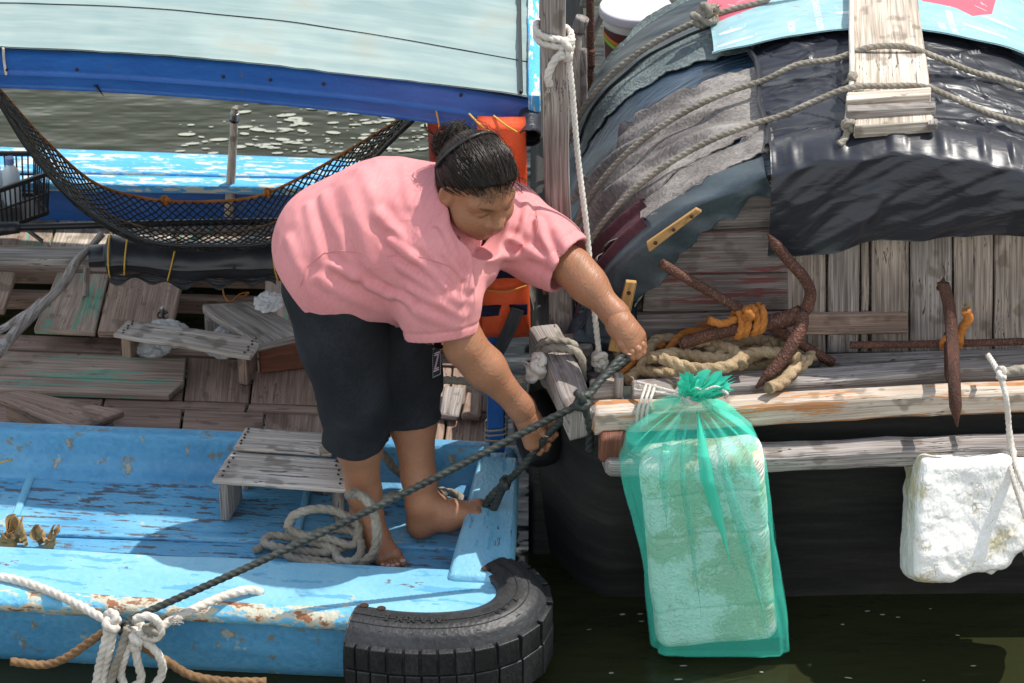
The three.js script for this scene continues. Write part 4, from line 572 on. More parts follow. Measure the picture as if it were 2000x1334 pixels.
// ------------------------------------------------------------------ half tyre nailed round the corner
{ const t = thing('tyre_fender', 'cut half tyre with worn tread wrapped round the blue corner', 'tyre', H(860, 1190, 0.1).toArray());
  const y = yB + 0.012, path = curve([[700, 1184], [780, 1196], [860, 1198], [925, 1190], [958, 1175], [970, 1157], [962, 1137], [934, 1119]].map(([u, v]) => H(u, v, y)));
  const sec = [[0.0, -0.012], [0.004, 0.004], [0.03, 0.013], [0.068, 0.013], [0.098, 0.001], [0.118, -0.022], [0.126, -0.045], [0.129, -0.10], [0.127, -0.15], [0.116, -0.175], [0.08, -0.19], [0.03, -0.195], [0.0, -0.18], [-0.004, -0.10], [0.0, -0.012]];
  const fr = s => { const p = path.getPointAt(clamp(s)), d = path.getTangentAt(clamp(s)); return [p, V(-d.z, 0, d.x).normalize()]; };
  const pt = (s, r, h) => { const [p, n] = fr(s); return p.clone().addScaledVector(n, r).add(V(0, h, 0)); };
  const body = (s, q) => { const x = q * (sec.length - 1), i = Math.min(sec.length - 2, Math.floor(x)), f = x - i; return pt(s, lerp(sec[i][0], sec[i + 1][0], f), lerp(sec[i][1], sec[i + 1][1], f)); };
  part('carcass', sheetG((a, b) => body(b, a), 56, 90, 0.004, 0.6, 0.8), M.rubber, t);
  for (const e of [0.002, 0.998]) { const c = body(e, 0.0); const P = [], U = [], I = []; const m = pt(e, 0.06, -0.09); P.push(m.x, m.y, m.z); U.push(0, 0); for (let i = 0; i <= 28; i++) { const p = body(e, i / 28); P.push(p.x, p.y, p.z); U.push(p.x, p.y); if (i) I.push(0, i, i + 1); } part('cut_face', finish(P, U, I), M.rubber, t); }
  for (const rd of [0.022, 0.05, 0.078]) part('sidewall_ring', tubeG(Array.from({ length: 40 }, (_, i) => pt(0.01 + i / 39 * 0.98, rd, rd < 0.03 ? 0.0115 : rd < 0.06 ? 0.0165 : 0.0115)), 0.0016, { sides: 5 }), M.rubber, t);
  const N = 15; for (let i = 0; i < N; i++) { const s0 = 0.015 + i / N * 0.97, s1 = s0 + 0.97 / N * 0.87, sl = 0.008; const blk = (a, b, r0, r1, h0, h1, nm) => { const p = [pt(a, r0, h1), pt(b, r0, h1), pt(a, r0, h0), pt(b, r0, h0), pt(a, r1, h1), pt(b, r1, h1), pt(a, r1, h0), pt(b, r1, h0)]; part(nm, hexa(p, { bevel: 0.003, rough: 0.0008, seed: i }), M.rubber, t); };
    blk(s0, s1, 0.11, 0.137, -0.02, -0.085, 'tread_lug'); blk(s0 + sl * 0.3, s1 + sl * 0.9, 0.12, 0.139, -0.087, -0.176, 'tread_lug');
    for (let k = 0; k < 3; k++) if (i % 2 === 0) part('chevron', tubeG([pt(lerp(s0, s1, 0.2), 0.096 + k * 0.008, 0.0 - k * 0.012), pt(lerp(s0, s1, 0.5), 0.092 + k * 0.008, 0.005 - k * 0.012), pt(lerp(s0, s1, 0.8), 0.096 + k * 0.008, 0.0 - k * 0.012)], 0.0022, { sides: 5 }), M.rubber, t); }
  const font = await new FontLoader().loadAsync('fonts/droid/droid_sans_bold.typeface.json');
  const word = (txt, s0, ds, size, r) => [...txt].forEach((ch, i) => { const g = new TextGeometry(ch, { font, size, depth: 0.003, curveSegments: 3 }); g.computeBoundingBox(); g.translate(-g.boundingBox.max.x / 2, -size / 2, 0); const s = s0 - i * ds, [p, n] = fr(s), c = pt(s, r, 0.0155), X = V(n.z, 0, -n.x).negate(), m = new THREE.Matrix4().makeBasis(X.clone().negate().negate(), n.clone().negate().negate(), V(0, 0, 0)); const ax = new THREE.Vector3().crossVectors(V(0, 1, 0), n.clone()).negate(); m.makeBasis(ax.clone().negate(), n.clone(), V(0, 1, 0)); if (m.determinant() < 0) m.makeBasis(ax, n.clone(), V(0, 1, 0)); m.setPosition(c); g.applyMatrix4(m); part('raised_letter', g, M.rubber, t); });
  word('MAXXI', 0.40, 0.055, 0.024, 0.05); word('7.50', 0.73, 0.028, 0.013, 0.06);
  for (const s of [0.04, 0.13, 0.97]) { const g = new THREE.SphereGeometry(0.009, 10, 6); g.scale(1.3, 0.4, 1); const p = pt(s, 0.012, 0.014); g.translate(p.x, p.y, p.z); part('nail', g, M.rust, t); } }

// ------------------------------------------------------------------ ropes at the near edge
const knotP = H(250, 1218, 0.235);
{ const k = thing('mooring_knot', 'cluster of pale rope knots and hanging loops at the boat edge', 'rope', knotP.toArray());
  const W_ = M.ropeWhite; for (const [u, v, s, sd] of [[218, 1215, 0.022, 2], [268, 1240, 0.024, 6], [300, 1230, 0.02, 9], [264, 1258, 0.016, 12]]) part('knot', knotG(Z(u, v, 0.73), s, 0.0095, sd), sd === 9 ? M.ropeGrey : W_, k);
  const zf = 0.735; for (const pts of [[[214, 1214], [204, 1260], [194, 1300], [186, 1350]], [[222, 1222], [214, 1270], [206, 1310], [202, 1350]], [[260, 1236], [244, 1280], [236, 1320], [250, 1345], [274, 1330], [268, 1290], [262, 1250]], [[276, 1246], [310, 1280], [316, 1316], [296, 1344], [280, 1350]], [[262, 1210], [292, 1204], [312, 1222], [304, 1246], [284, 1244]]]) part('loop', ropeG(pts.map(([u, v], i) => Z(u, v, zf + 0.006 * (i % 2))), 0.0092), W_, k);
  part('grey_cord', ropeG([[250, 1226], [236, 1270], [222, 1310], [212, 1350]].map(([u, v]) => Z(u, v, zf + 0.012)), 0.009), M.ropeGrey, k); part('frayed_end', frayG(Z(330, 1214, 0.72), V(0.7, 0.3, 0.2), 30, 0.035, 0.0014, 8), W_, k); }
tag(part('mooring_rope', ropeG([[-30, 1122], [20, 1130], [90, 1152], [150, 1180], [208, 1212]].map(([u, v]) => H(u, v, yB + 0.018)), 0.0095), M.ropeWhite), 'pale rope lying over the deck into the knots, away from the tyre', 'rope', 'pale ropes on the deck beam');
tag(part('mooring_rope', ropeG([[512, 1158, 0.004], [490, 1152, 0.02], [450, 1160, 0.026], [400, 1180, 0.03], [350, 1204, 0.03], [300, 1232, 0.02], [276, 1248, 0.01]].map(([u, v, h]) => H(u, v, yB + h)), 0.0095), M.ropeWhite), 'pale rope rising from a hole in the deck to the knots', 'rope', 'pale ropes on the deck beam');
tag(part('mooring_rope', ropeG([[20, 1292, 0.06], [90, 1298, 0.06], [130, 1284, 0.08], [180, 1250, 0.13], [214, 1228, 0.17]].map(([u, v]) => Z(u, v, 0.715)), 0.009), M.ropeBrown), 'brown rope slanting down the blue hull from the knots', 'rope');
tag(part('mooring_rope', ropeG([[270, 1256], [300, 1276], [330, 1294], [370, 1318], [430, 1330], [520, 1332]].map(([u, v]) => Z(u, v, 0.72)), 0.0095), M.ropeBrown), 'brown knotted rope trailing along the waterline towards the tyre', 'rope');
// coiled grey rope in the well
{ const c = thing('rope_coil', 'grey rope coiled loosely on the blue well floor', 'rope', H(640, 1080, yF).toArray());
  const P = [[496, 1076, .012], [520, 1066, .015], [600, 1092, .018], [690, 1100, .02], [730, 1088, .02], [722, 1066, .022], [690, 1062, .03], [650, 1078, .035], [560, 1072, .03], [516, 1058, .03], [530, 1046, .035], [590, 1056, .04], [650, 1072, .045], [664, 1094, .04], [690, 1096, .045], [706, 1074, .05], [690, 1040, .06], [640, 1036, .06], [600, 1050, .05], [560, 1082, .04], [600, 1100, .03], [690, 1104, .03], [728, 1080, .06], [734, 1030, .12], [722, 980, .17], [690, 962, .2], [676, 968, .2]];
  part('coil', ropeG(P.map(([u, v, h]) => H(u, v, yF + h)), 0.0095), M.ropeGrey, c);
  part('loop', ropeG([[676, 968, .2], [700, 966, .2], [730, 1000, .16], [738, 1050, .1], [722, 1092, .03], [700, 1092, .02]].map(([u, v, h]) => H(u, v, yF + h - 0.006)), 0.0095), M.ropeGrey, c);
  part('loop', ropeG([[560, 1032, .1], [572, 1008, .13], [620, 994, .14], [660, 1000, .13], [700, 1030, .08], [690, 1064, .05], [640, 1052, .06], [590, 1044, .08], [560, 1032, .1]].map(([u, v, h]) => H(u, v, yF + h)), 0.0095), M.ropeGrey, c);
  part('tail', ropeG([[720, 988, .1], [770, 968, .09], [830, 960, .07], [866, 966, .04], [850, 982, .02]].map(([u, v, h]) => H(u, v, yF + h)), 0.0095), M.ropeGrey, c);
  part('tail', ropeG([[624, 880, .17], [700, 872, .18], [740, 882, .17], [770, 915, .1], [800, 935, .05], [860, 958, .02], [896, 968, .015], [906, 992, .012], [900, 1012, .012], [880, 1014, .012]].map(([u, v, h]) => H(u, v, yF + h)), 0.0095), M.ropeGrey, c); }
// the dark hauling rope
{ const a = H(248, 1212, yB + 0.035), b = H(1138, 784, 0.665), r = thing('hauling_rope', 'long dark twisted rope pulled tight between both boats', 'rope', a.toArray()), pts = []; for (let i = 0; i <= 12; i++) { const p = a.clone().lerp(b, i / 12); p.y -= 0.018 * Math.sin(PI * i / 12); pts.push(p); } pts.push(Z(1175, 742, 0.35), Z(1215, 708, 0.30), Z(1241, 688, 0.275));
  part('line', ropeG(pts, 0.0078), M.ropeBlack, r); part('knot', knotG(b.clone().add(V(0, 0.004, 0)), 0.020, 0.009, 4), M.ropeBlack, r); part('knot', knotG(knotP.clone().add(V(0, -0.01, 0.01)), 0.016, 0.009, 14), M.ropeBlack, r);
  part('line', ropeG([Z(1240, 690, 0.275), Z(1226, 688, 0.28), Z(1190, 722, 0.325), Z(1150, 768, 0.37), Z(1132, 792, 0.37), Z(1088, 830, 0.33), Z(1058, 862, 0.285), Z(1030, 900, 0.27), Z(990, 942, 0.235)], 0.0078), M.ropeBlack, r);
  part('eye_loop', ropeG([Z(990, 942, 0.235), Z(966, 962, 0.21), Z(950, 984, 0.185), Z(950, 996, 0.18), Z(962, 994, 0.195), Z(974, 970, 0.215), Z(986, 944, 0.24)], 0.0088), M.ropeBlack, r);
  part('frayed_knot', knotG(Z(986, 944, 0.24), 0.013, 0.009, 3), M.ropeBlack, r); part('frayed_end', frayG(Z(986, 944, 0.245), V(0, 0.2, 0.5), 24, 0.022, 0.0014, 5), M.ropeBlack, r);
  part('line', ropeG([b.clone(), Z(1150, 830, 0.385), Z(1152, 880, 0.37)], 0.009), M.ropeBlack, r); }

// ------------------------------------------------------------------ things on the wooden boat
// hemp rope heap
{ const c = thing('rope_heap', 'thick tan hemp rope heaped in loops beside the anchor', 'rope', H(1400, 715, 0.6).toArray());
  const y0 = 0.605; const lp = [[[1226, 742], [1262, 716], [1330, 700], [1420, 704], [1500, 694], [1560, 690], [1600, 690]], [[1600, 690], [1560, 704], [1480, 716], [1390, 730], [1300, 728], [1256, 722], [1262, 706], [1330, 700], [1400, 690], [1440, 680]], [[1264, 686], [1286, 664], [1330, 664], [1380, 680], [1430, 690], [1500, 682], [1550, 676]], [[1268, 700], [1320, 690], [1390, 700], [1460, 700], [1500, 676], [1470, 660], [1420, 668], [1380, 690]], [[1290, 700], [1360, 720], [1420, 716], [1470, 690], [1520, 690], [1560, 700]], [[1200, 700], [1230, 690], [1280, 680]], [[1586, 690], [1570, 710], [1540, 730], [1510, 752]], [[1566, 700], [1548, 724], [1525, 748], [1500, 758]], [[1400, 700], [1430, 676], [1480, 664], [1520, 672]], [[1330, 672], [1390, 668], [1440, 690], [1450, 714]]];
  lp.forEach((q, i) => part('loop', ropeG(q.map(([u, v], j) => H(u, v, y0 + 0.014 + (i % 5) * 0.017 + (i === 6 || i === 7 ? 0.012 : 0) + 0.004 * Math.sin(j * 2 + i))), 0.013, { pitch: 2.2, lump: 0.2, sides: 14 }), M.ropeHemp, c));
  part('orange_strand', ropeG([H(1200, 742, 0.615), H(1230, 716, 0.62), H(1260, 690, 0.63), H(1300, 672, 0.65)], 0.007), M.ropeOrange, c);
  part('orange_strand', ropeG([H(1300, 690, 0.66), H(1340, 650, 0.67), H(1390, 645, 0.68), H(1430, 630, 0.7)], 0.009), M.ropeOrange, c); part('frayed_end', frayG(H(1395, 632, 0.7), V(-0.8, 0.1, 0.1), 26, 0.04, 0.0016, 4), M.ropeOrange, c); }
// grapnel anchor
{ const a = thing('anchor', 'rusty two fluke anchor with stock lashed by orange rope', 'anchor', H(1460, 680, 0.62).toArray());
  const bar = (pts, r, o) => ropeG(pts, r, { lump: 0.06, strands: 4, pitch: 30, sides: 10, ...o });
  part('shank', bar([Z(1330, 672, 0.17), Z(1400, 650, 0.17), Z(1480, 634, 0.17), Z(1540, 622, 0.17), Z(1566, 612, 0.17)], 0.0185, { taper: t => 0.75 + 0.4 * t }), M.rust, a);
  part('fluke', bar([Z(1545, 622, 0.17), Z(1572, 606, 0.16), Z(1583, 575, 0.15), Z(1572, 545, 0.15), Z(1546, 515, 0.15), Z(1520, 484, 0.15), Z(1500, 457, 0.15)], 0.0155, { taper: t => t < 0.85 ? 1 - 0.15 * t : 0.87 * (1 - t) / 0.15 + 0.15 }), M.rust, a);
  part('fluke', bar([Z(1566, 610, 0.18), Z(1566, 634, 0.2), Z(1550, 668, 0.23), Z(1520, 712, 0.26), Z(1476, 758, 0.29)], 0.0155, { taper: t => t < 0.8 ? 1 : 1 - (t - 0.8) * 4 }), M.rust, a);
  part('stock', ropeG([Z(1290, 514, 0.14), Z(1380, 566, 0.15), Z(1470, 618, 0.16), Z(1550, 664, 0.15), Z(1626, 709, 0.13)], 0.0115, { lump: 0.12, strands: 8, pitch: 4, sides: 18 }), M.rust, a);
  for (const [u, v, s] of [[1440, 632, 1], [1452, 628, 2], [1470, 626, 3], [1482, 622, 4]]) { const c = Z(u, v, 0.165); part('lashing', ropeG(Array.from({ length: 14 }, (_, i) => { const t = i / 14 * 2 * PI; return c.clone().add(V(Math.sin(t) * 0.009 + 0.004 * Math.cos(t), Math.cos(t) * 0.032, Math.sin(t) * 0.026)); }), 0.0085, { closed: true }), M.ropeOrange, a); }
  part('lashing', knotG(Z(1464, 612, 0.19), 0.015, 0.0085, 3), M.ropeOrange, a); part('lashing', ropeG([Z(1440, 622, 0.17), Z(1410, 632, 0.18), Z(1386, 626, 0.19)], 0.0085), M.ropeOrange, a); }
{ const a = thing('anchor', 'rusty flat bar anchor hung over the side beam', 'anchor', H(1860, 700, 0.62).toArray());
  const bar = (pts, w, d, nm) => part(nm, sheetG((s, t) => { const c = curve(pts), p = c.getPointAt(s), an = t * 2 * PI, k = s > 0.88 ? Math.max(0.06, (1 - s) / 0.12) : 1; return p.add(V(Math.cos(an) * w * k, Math.sin(an) * d * 0.3, Math.sin(an) * d)); }, 24, 10, 0.002), M.rust, a);
  bar([Z(1842, 552, 0.16), Z(1852, 590, 0.18), Z(1858, 640, 0.22), Z(1862, 700, 0.33), Z(1865, 770, 0.40), Z(1869, 832, 0.42)], 0.0145, 0.011, 'fluke');
  { const c = Z(1842, 552, 0.16), g = new THREE.ConeGeometry(0.021, 0.034, 4); g.rotateY(PI / 4); g.scale(1, 1, 0.6); g.translate(c.x, c.y, c.z); part('fluke_tip', g, M.rust, a); }
  bar([Z(1850, 650, 0.2), Z(1850, 700, 0.22), Z(1851, 748, 0.25)], 0.007, 0.007, 'shank');
  part('stock', ropeG([Z(1660, 674, 0.15), Z(1860, 671, 0.17), Z(2100, 664, 0.16)], 0.0085, { lump: 0.12, strands: 8, pitch: 4, sides: 16 }), M.rust, a);
  const c = Z(1858, 668, 0.19); part('lashing', ropeG(Array.from({ length: 12 }, (_, i) => { const t = i / 12 * 2 * PI; return c.clone().add(V(Math.cos(t) * 0.022, Math.sin(t) * 0.03, Math.sin(t) * 0.02 + 0.004)); }), 0.007, { closed: true }), M.ropeOrange, a); part('lashing', ropeG([c.clone().add(V(0.015, 0.01, 0.02)), Z(1880, 640, 0.2), Z(1892, 624, 0.2), Z(1886, 606, 0.2)], 0.0085, { taper: t => 1 + 0.3 * t }), M.ropeOrange, a); part('frayed_end', frayG(Z(1886, 608, 0.2), V(0, 0.8, 0), 20, 0.025, 0.0016, 9), M.ropeHemp, a); }
// foam blocks
const blobBlock = (c, hx, hy, hz, o) => netsG((x, y, z) => { const e = o.rot, dx = x - c.x, dy = y - c.y, dz = z - c.z, lx = dx * e.c + dy * e.s, ly = -dx * e.s + dy * e.c; const ly2 = ly * o.tc + dz * o.ts, lz = -ly * o.ts + dz * o.tc; const r = o.round, qx = Math.abs(lx) - hx + r, qy = Math.abs(ly2) - hy + r, qz = Math.abs(lz) - hz + r; let d = Math.hypot(Math.max(qx, 0), Math.max(qy, 0), Math.max(qz, 0)) + Math.min(0, Math.max(qx, qy, qz)) - r; d += o.amp * fb3(x * o.fr, y * o.fr, z * o.fr, 4); for (const g of o.grooves || []) d += 0.008 * Math.exp(-(((ly2 - g - 0.012 * n3(lx * 12, 2, g * 50)) / 0.004) ** 2)); if (o.cut) d = smax(d, o.cut(lx, ly2, lz), 0.03); return d; }, V(c.x - hx * 1.5 - 0.06, c.y - hy * 1.25 - 0.05, c.z - hz * 1.9 - 0.08), V(c.x + hx * 1.5 + 0.06, c.y + hy * 1.25 + 0.05, c.z + hz * 1.9 + 0.08), o.h || 0.006);
const rot = (a, tilt) => ({ rot: { c: Math.cos(a), s: Math.sin(a) }, tc: Math.cos(tilt), ts: Math.sin(tilt) });
const bagC = Z(1378, 1058, 0.46);
{ const g = blobBlock(bagC.clone().add(V(0.006, 0, 0)), 0.149, 0.262, 0.068, { ...rot(0.10, -0.06), round: 0.035, amp: 0.006, fr: 14, grooves: [0.165, 0.055, -0.155] }); tag(part('foam_block', g, M.foamGrimy), 'dirty foam float block inside the green net bag', 'foam float'); }
{ const b = thing('net_bag', 'translucent green net bag tied with twine, holding a foam block', 'bag', bagC.toArray());
  // outline of the bag: centre line and half widths from the tie down
  const ctr = t => lerp(0, 1, t), neck = Z(1352, 775, 0.42), keys = [[0, 1352, 772, 0.018, 0.016], [0.05, 1350, 790, 0.045, 0.03], [0.12, 1350, 818, 0.10, 0.06], [0.2, 1350, 848, 0.145, 0.088], [0.3, 1352, 890, 0.166, 0.10], [0.45, 1366, 970, 0.166, 0.098], [0.6, 1379, 1050, 0.162, 0.096], [0.75, 1392, 1130, 0.162, 0.096], [0.88, 1401, 1200, 0.165, 0.094], [0.96, 1407, 1245, 0.168, 0.085], [1, 1410, 1258, 0.162, 0.03]];
  const key = t => { let i = 0; while (i < keys.length - 2 && keys[i + 1][0] < t) i++; const A = keys[i], B = keys[i + 1], f = clamp((t - A[0]) / (B[0] - A[0])), e = f * f * (3 - 2 * f) * 0.5 + f * 0.5; return A.map((v, k) => lerp(v, B[k], e)); };
  part('net', sheetG((s, t) => { const [, u, v, hw, hd] = key(t), c = Z(u, v, lerp(0.42, 0.475, t)), an = s * 2 * PI, ca = Math.cos(an), sa = Math.sin(an), pw = 0.42, fold = (0.020 * sstep(0.3, 0.03, t) * Math.sin(an * 11 + 2 * n3(t * 6, s * 3, 1)) + 0.0045 * Math.sin(an * 9 + 3 * n3(t * 4, s * 5, 2)) * (0.4 + 0.6 * Math.abs(n3(t * 3, an, 8))) + 0.007 * n3(Math.cos(an) * 3, t * 6, Math.sin(an) * 3) + 0.010 * Math.max(0, n3(an * 2.2, t * 2.5, 4)) * sstep(0.1, 0.5, t)) * Math.min(1, hw / 0.08); return c.add(V(Math.sign(ca) * Math.abs(ca) ** pw * (hw + fold), -Math.sign(sa) * Math.abs(sa) ** pw * 0 , Math.sign(sa) * Math.abs(sa) ** pw * (hd + fold))); }, 150, 80, 0.0012, 0.8, 0.6), M.netGreen, b);
  const tuft = []; const kk = rng(31); for (let i = 0; i < 70; i++) { const an = kk() * 2 * PI, d = V(Math.cos(an) * 0.045 + 0.03, 0.016 + kk() * 0.034, Math.sin(an) * 0.03), p0 = neck.clone().add(V(Math.cos(an) * 0.012, 0, Math.sin(an) * 0.012)); tuft.push(sheetG((s, t) => p0.clone().addScaledVector(d, t * (0.8 + 0.3 * kk())).add(V((s - 0.5) * 0.016 * (0.4 + t), 0.004 * Math.sin(t * 7 + i), (s - 0.5) * 0.02 * Math.sin(i))), 2, 4, 0.0008)); }
  part('gathered_top', mergeGeometries(tuft), M.netGreenDense, b);
  part('fold', sheetG((s, t) => { const [, u, v, hw, hd] = key(lerp(0.03, 0.62, t)); const c = Z(u + lerp(10, 44, t) + (s - 0.5) * 26 * Math.sin(PI * Math.min(1, t * 1.1)), v, lerp(0.42, 0.475, lerp(0.03, 0.62, t))); c.z += hd + 0.012 + 0.006 * Math.sin(s * PI); return c; }, 6, 40, 0.001), M.netGreenDense, b);
  for (const [o0, o1, t0, t1, w] of [[-40, -70, 0.04, 0.5, 18], [-16, -30, 0.04, 0.8, 12], [36, 96, 0.05, 0.9, 20], [26, 20, 0.04, 0.4, 14]]) part('fold', sheetG((s, t) => { const q = lerp(t0, t1, t), [, u, v, hw, hd] = key(q), c = Z(u + lerp(o0, o1, t ** 0.7) * Math.min(1, hw / 0.12) + (s - 0.5) * w * Math.sin(PI * Math.min(1, t * 1.05 + 0.04)), v, lerp(0.42, 0.475, q)); c.z += hd + 0.008 + 0.006 * Math.sin(s * PI); return c; }, 5, 40, 0.001), M.netGreen, b);
  for (let i = 0; i < 4; i++) part('twine', ropeG(Array.from({ length: 14 }, (_, k) => { const t = k / 14 * 2 * PI; return neck.clone().add(V(Math.cos(t) * 0.024, -0.006 + i * 0.005 + 0.003 * Math.sin(t * 2 + i), Math.sin(t) * 0.022)); }), 0.0035, { closed: true, sides: 6 }), M.ropeWhite, b);
  const tw = q => part('twine', ropeG(q.map(([u, v, z]) => Z(u, v, z)), 0.0035, { sides: 6 }), M.ropeWhite, b);
  tw([[1340, 772, 0.42], [1290, 758, 0.37], [1244, 746, 0.33]]); tw([[1340, 774, 0.42], [1280, 766, 0.38], [1240, 760, 0.34], [1250, 752, 0.33]]); for (const dx of [0, 9, 18]) tw([[1262 + dx, 752, 0.35], [1254 + dx, 776, 0.40], [1246 + dx, 800, 0.41], [1244 + dx, 830, 0.41]]); tw([[1362, 772, 0.43], [1392, 764, 0.44], [1420, 768, 0.45], [1416, 778, 0.45]]); tw([[1362, 770, 0.43], [1400, 756, 0.43], [1422, 774, 0.45]]);
  part('frayed_end', frayG(Z(1318, 760, 0.40), V(-0.2, 0.8, 0), 16, 0.03, 0.0013, 12), M.ropeHemp, b); }
{ const c = Z(1890, 1012, 0.44); tag(part('foam_float', blobBlock(c, 0.145, 0.155, 0.12, { ...rot(-0.06, -0.5), round: 0.026, amp: 0.017, fr: 11, h: 0.0055, cut: (x, y, z) => (x * 0.55 - y * 0.9 - 0.118) - 0.03 * n3(x * 14, y * 14, 3) - 0.012 * n3(x * 40, y * 40, z * 40) }), M.foam), 'white crumbling foam float hung by a rope under the side beam', 'foam float', 'foam floats');
  const d = Z(2030, 1010, 0.44); tag(part('foam_float', blobBlock(d, 0.05, 0.12, 0.09, { ...rot(0.15, -0.4), round: 0.035, amp: 0.02, fr: 9, h: 0.007 }), M.foam), 'narrow piece of white foam float beyond the hanging rope', 'foam float', 'foam floats');
  const r = thing('float_rope', 'pale doubled rope hanging from the beam round the foam float', 'rope', Z(1960, 760, 0.36).toArray());
  part('strand', ropeG([Z(1930, 694, 0.26), Z(1944, 716, 0.33), Z(1958, 745, 0.38), Z(1968, 800, 0.405), Z(1972, 880, 0.42), Z(1978, 930, 0.52), Z(2000, 1000, 0.585), Z(2020, 1060, 0.6)], 0.006), M.ropeWhite, r); part('strand', ropeG([Z(1952, 730, 0.36), Z(1964, 770, 0.4), Z(1970, 830, 0.41), Z(1978, 880, 0.44), Z(1990, 925, 0.52), Z(2016, 985, 0.58)], 0.006), M.ropeWhite, r);
  part('knot', knotG(Z(1956, 730, 0.365), 0.013, 0.006, 2), M.ropeWhite, r); part('knot', knotG(Z(1974, 888, 0.43), 0.012, 0.006, 6), M.ropeWhite, r); part('side_rope', ropeG([Z(1960, 728, 0.36), Z(1990, 722, 0.35), Z(2040, 724, 0.34)], 0.010), M.ropeGrey, r); }
tag(part('foam_scrap', (() => { const g = new THREE.IcosahedronGeometry(1, 4), p = g.attributes.position, c = H(1637, 1118, 0.004); for (let i = 0; i < p.count; i++) { const x = p.getX(i), y = p.getY(i), z = p.getZ(i), f = 0.7 + 0.7 * Math.abs(fb3(x * 2 + 4, y * 2, z * 2, 3)); p.setXYZ(i, c.x + x * 0.02 * f, c.y + y * 0.012 * f, c.z + z * 0.032 * f); } g.computeVertexNormals(); return g; })(), M.foam), 'small scrap of white foam floating on the dark water', 'foam scrap');
{ // specks and scum drifting on the water
  const g = new THREE.CircleGeometry(1, 9); g.rotateX(-PI / 2); const k = rng(91), N = 220, im = new THREE.InstancedMesh(g, mk('scum', { color: new THREE.Color(0.36, 0.37, 0.31), roughness: 0.6 }), N), m = new THREE.Matrix4(), q = new THREE.Quaternion();
  for (let i = 0; i < N; i++) { let p, s; if (i < 26) { p = H(1090 + k() * 880, 1130 + k() * 200, 0.003); s = 0.0012 + k() * 0.0025; } else { const u = 340 + Math.pow(k(), 0.7) * 550; p = H(u, 300 - Math.pow(k(), 1.5) * 100 - (u - 330) * 0.02 * k(), 0.003); s = 0.002 + 0.009 * k() ** 2; } m.compose(p, q.setFromAxisAngle(V(0, 1, 0), (k() - 0.5) * 0.5), V(s * (1.8 + 1.6 * k()), 1, s * (0.7 + 0.5 * k()))); im.setMatrixAt(i, m); }
  im.name = 'floating_scum'; im.userData = { kind: 'stuff', label: 'small white flecks of foam drifting on the water', category: 'foam' }; scene.add(im); }
// ropes on the post and on the cross beam
{ const r = thing('post_rope', 'white rope knotted round the grey post and hanging to the deck', 'rope', Z(1090, 90, 0.02).toArray()), pc = (v) => Z(1080 + v * 0.027, v, -0.06);
  for (const [v, dv, s] of [[62, 14, 1], [76, 16, 2]]) { const c = pc(v); part('turn', ropeG(Array.from({ length: 16 }, (_, i) => { const t = i / 16 * 2 * PI, x = Math.cos(t), z = Math.sin(t); return c.clone().add(V(Math.sign(x) * Math.abs(x) ** 0.5 * 0.042, -x * 0.014, Math.sign(z) * Math.abs(z) ** 0.5 * 0.04)); }), 0.0075, { closed: true }), M.ropeWhite, r); }
  part('knot', knotG(Z(1108, 88, -0.02), 0.017, 0.0075, 3), M.ropeWhite, r); part('knot', knotG(Z(1104, 106, -0.02), 0.016, 0.0075, 8), M.ropeWhite, r); part('tail', ropeG([Z(1102, 100, -0.015), Z(1088, 112, -0.012), Z(1078, 128, -0.014), Z(1070, 150, -0.016), Z(1074, 168, -0.017)], 0.0085), M.ropeWhite, r); part('frayed_end', frayG(Z(1073, 164, -0.017), V(0, -0.9, 0.05), 22, 0.026, 0.0014, 6), M.ropeWhite, r);
  part('line', ropeG([Z(1110, 104, -0.015), Z(1118, 180, 0.0), Z(1128, 300, 0.03), Z(1145, 440, 0.08), Z(1158, 580, 0.12), Z(1170, 690, 0.14)], 0.0062), M.ropeWhite, r); part('knot', knotG(Z(1172, 700, 0.145), 0.018, 0.0075, 5), M.ropeWhite, r); part('knot', knotG(Z(1170, 712, 0.145), 0.014, 0.0075, 9), M.ropeWhite, r); part('tail', ropeG([Z(1176, 706, 0.15), Z(1186, 728, 0.17), Z(1200, 745, 0.2)], 0.005), M.ropeWhite, r); }
{ const r = thing('beam_rope', 'grey white rope tied round the short fore and aft beam', 'rope', H(1080, 700, 0.66).toArray());
  for (const [v, s] of [[706, 0], [720, 1]]) { const c = H(1092 + s * 6, v, 0.615); part('turn', ropeG(Array.from({ length: 16 }, (_, i) => { const t = i / 16 * 2 * PI, x = Math.cos(t), y = Math.sin(t); return c.clone().add(V(Math.sign(x) * Math.abs(x) ** 0.6 * 0.05, Math.sign(y) * Math.abs(y) ** 0.6 * 0.058, 0.015 * x)); }), 0.009, { closed: true }), M.ropeGrey, r); }
  part('knot', knotG(Z(1052, 712, 0.19), 0.022, 0.009, 2), M.ropeWhite, r); part('knot', knotG(Z(1044, 728, 0.19), 0.018, 0.009, 7), M.ropeWhite, r); part('line', ropeG([Z(1044, 732, 0.19), Z(1000, 748, 0.12), Z(940, 746, 0.02), Z(868, 742, -0.05)], 0.009), M.ropeGrey, r); part('frayed_end', frayG(Z(1034, 712, 0.2), V(-0.6, 0.1, 0), 14, 0.02, 0.0013, 2), M.ropeWhite, r); }
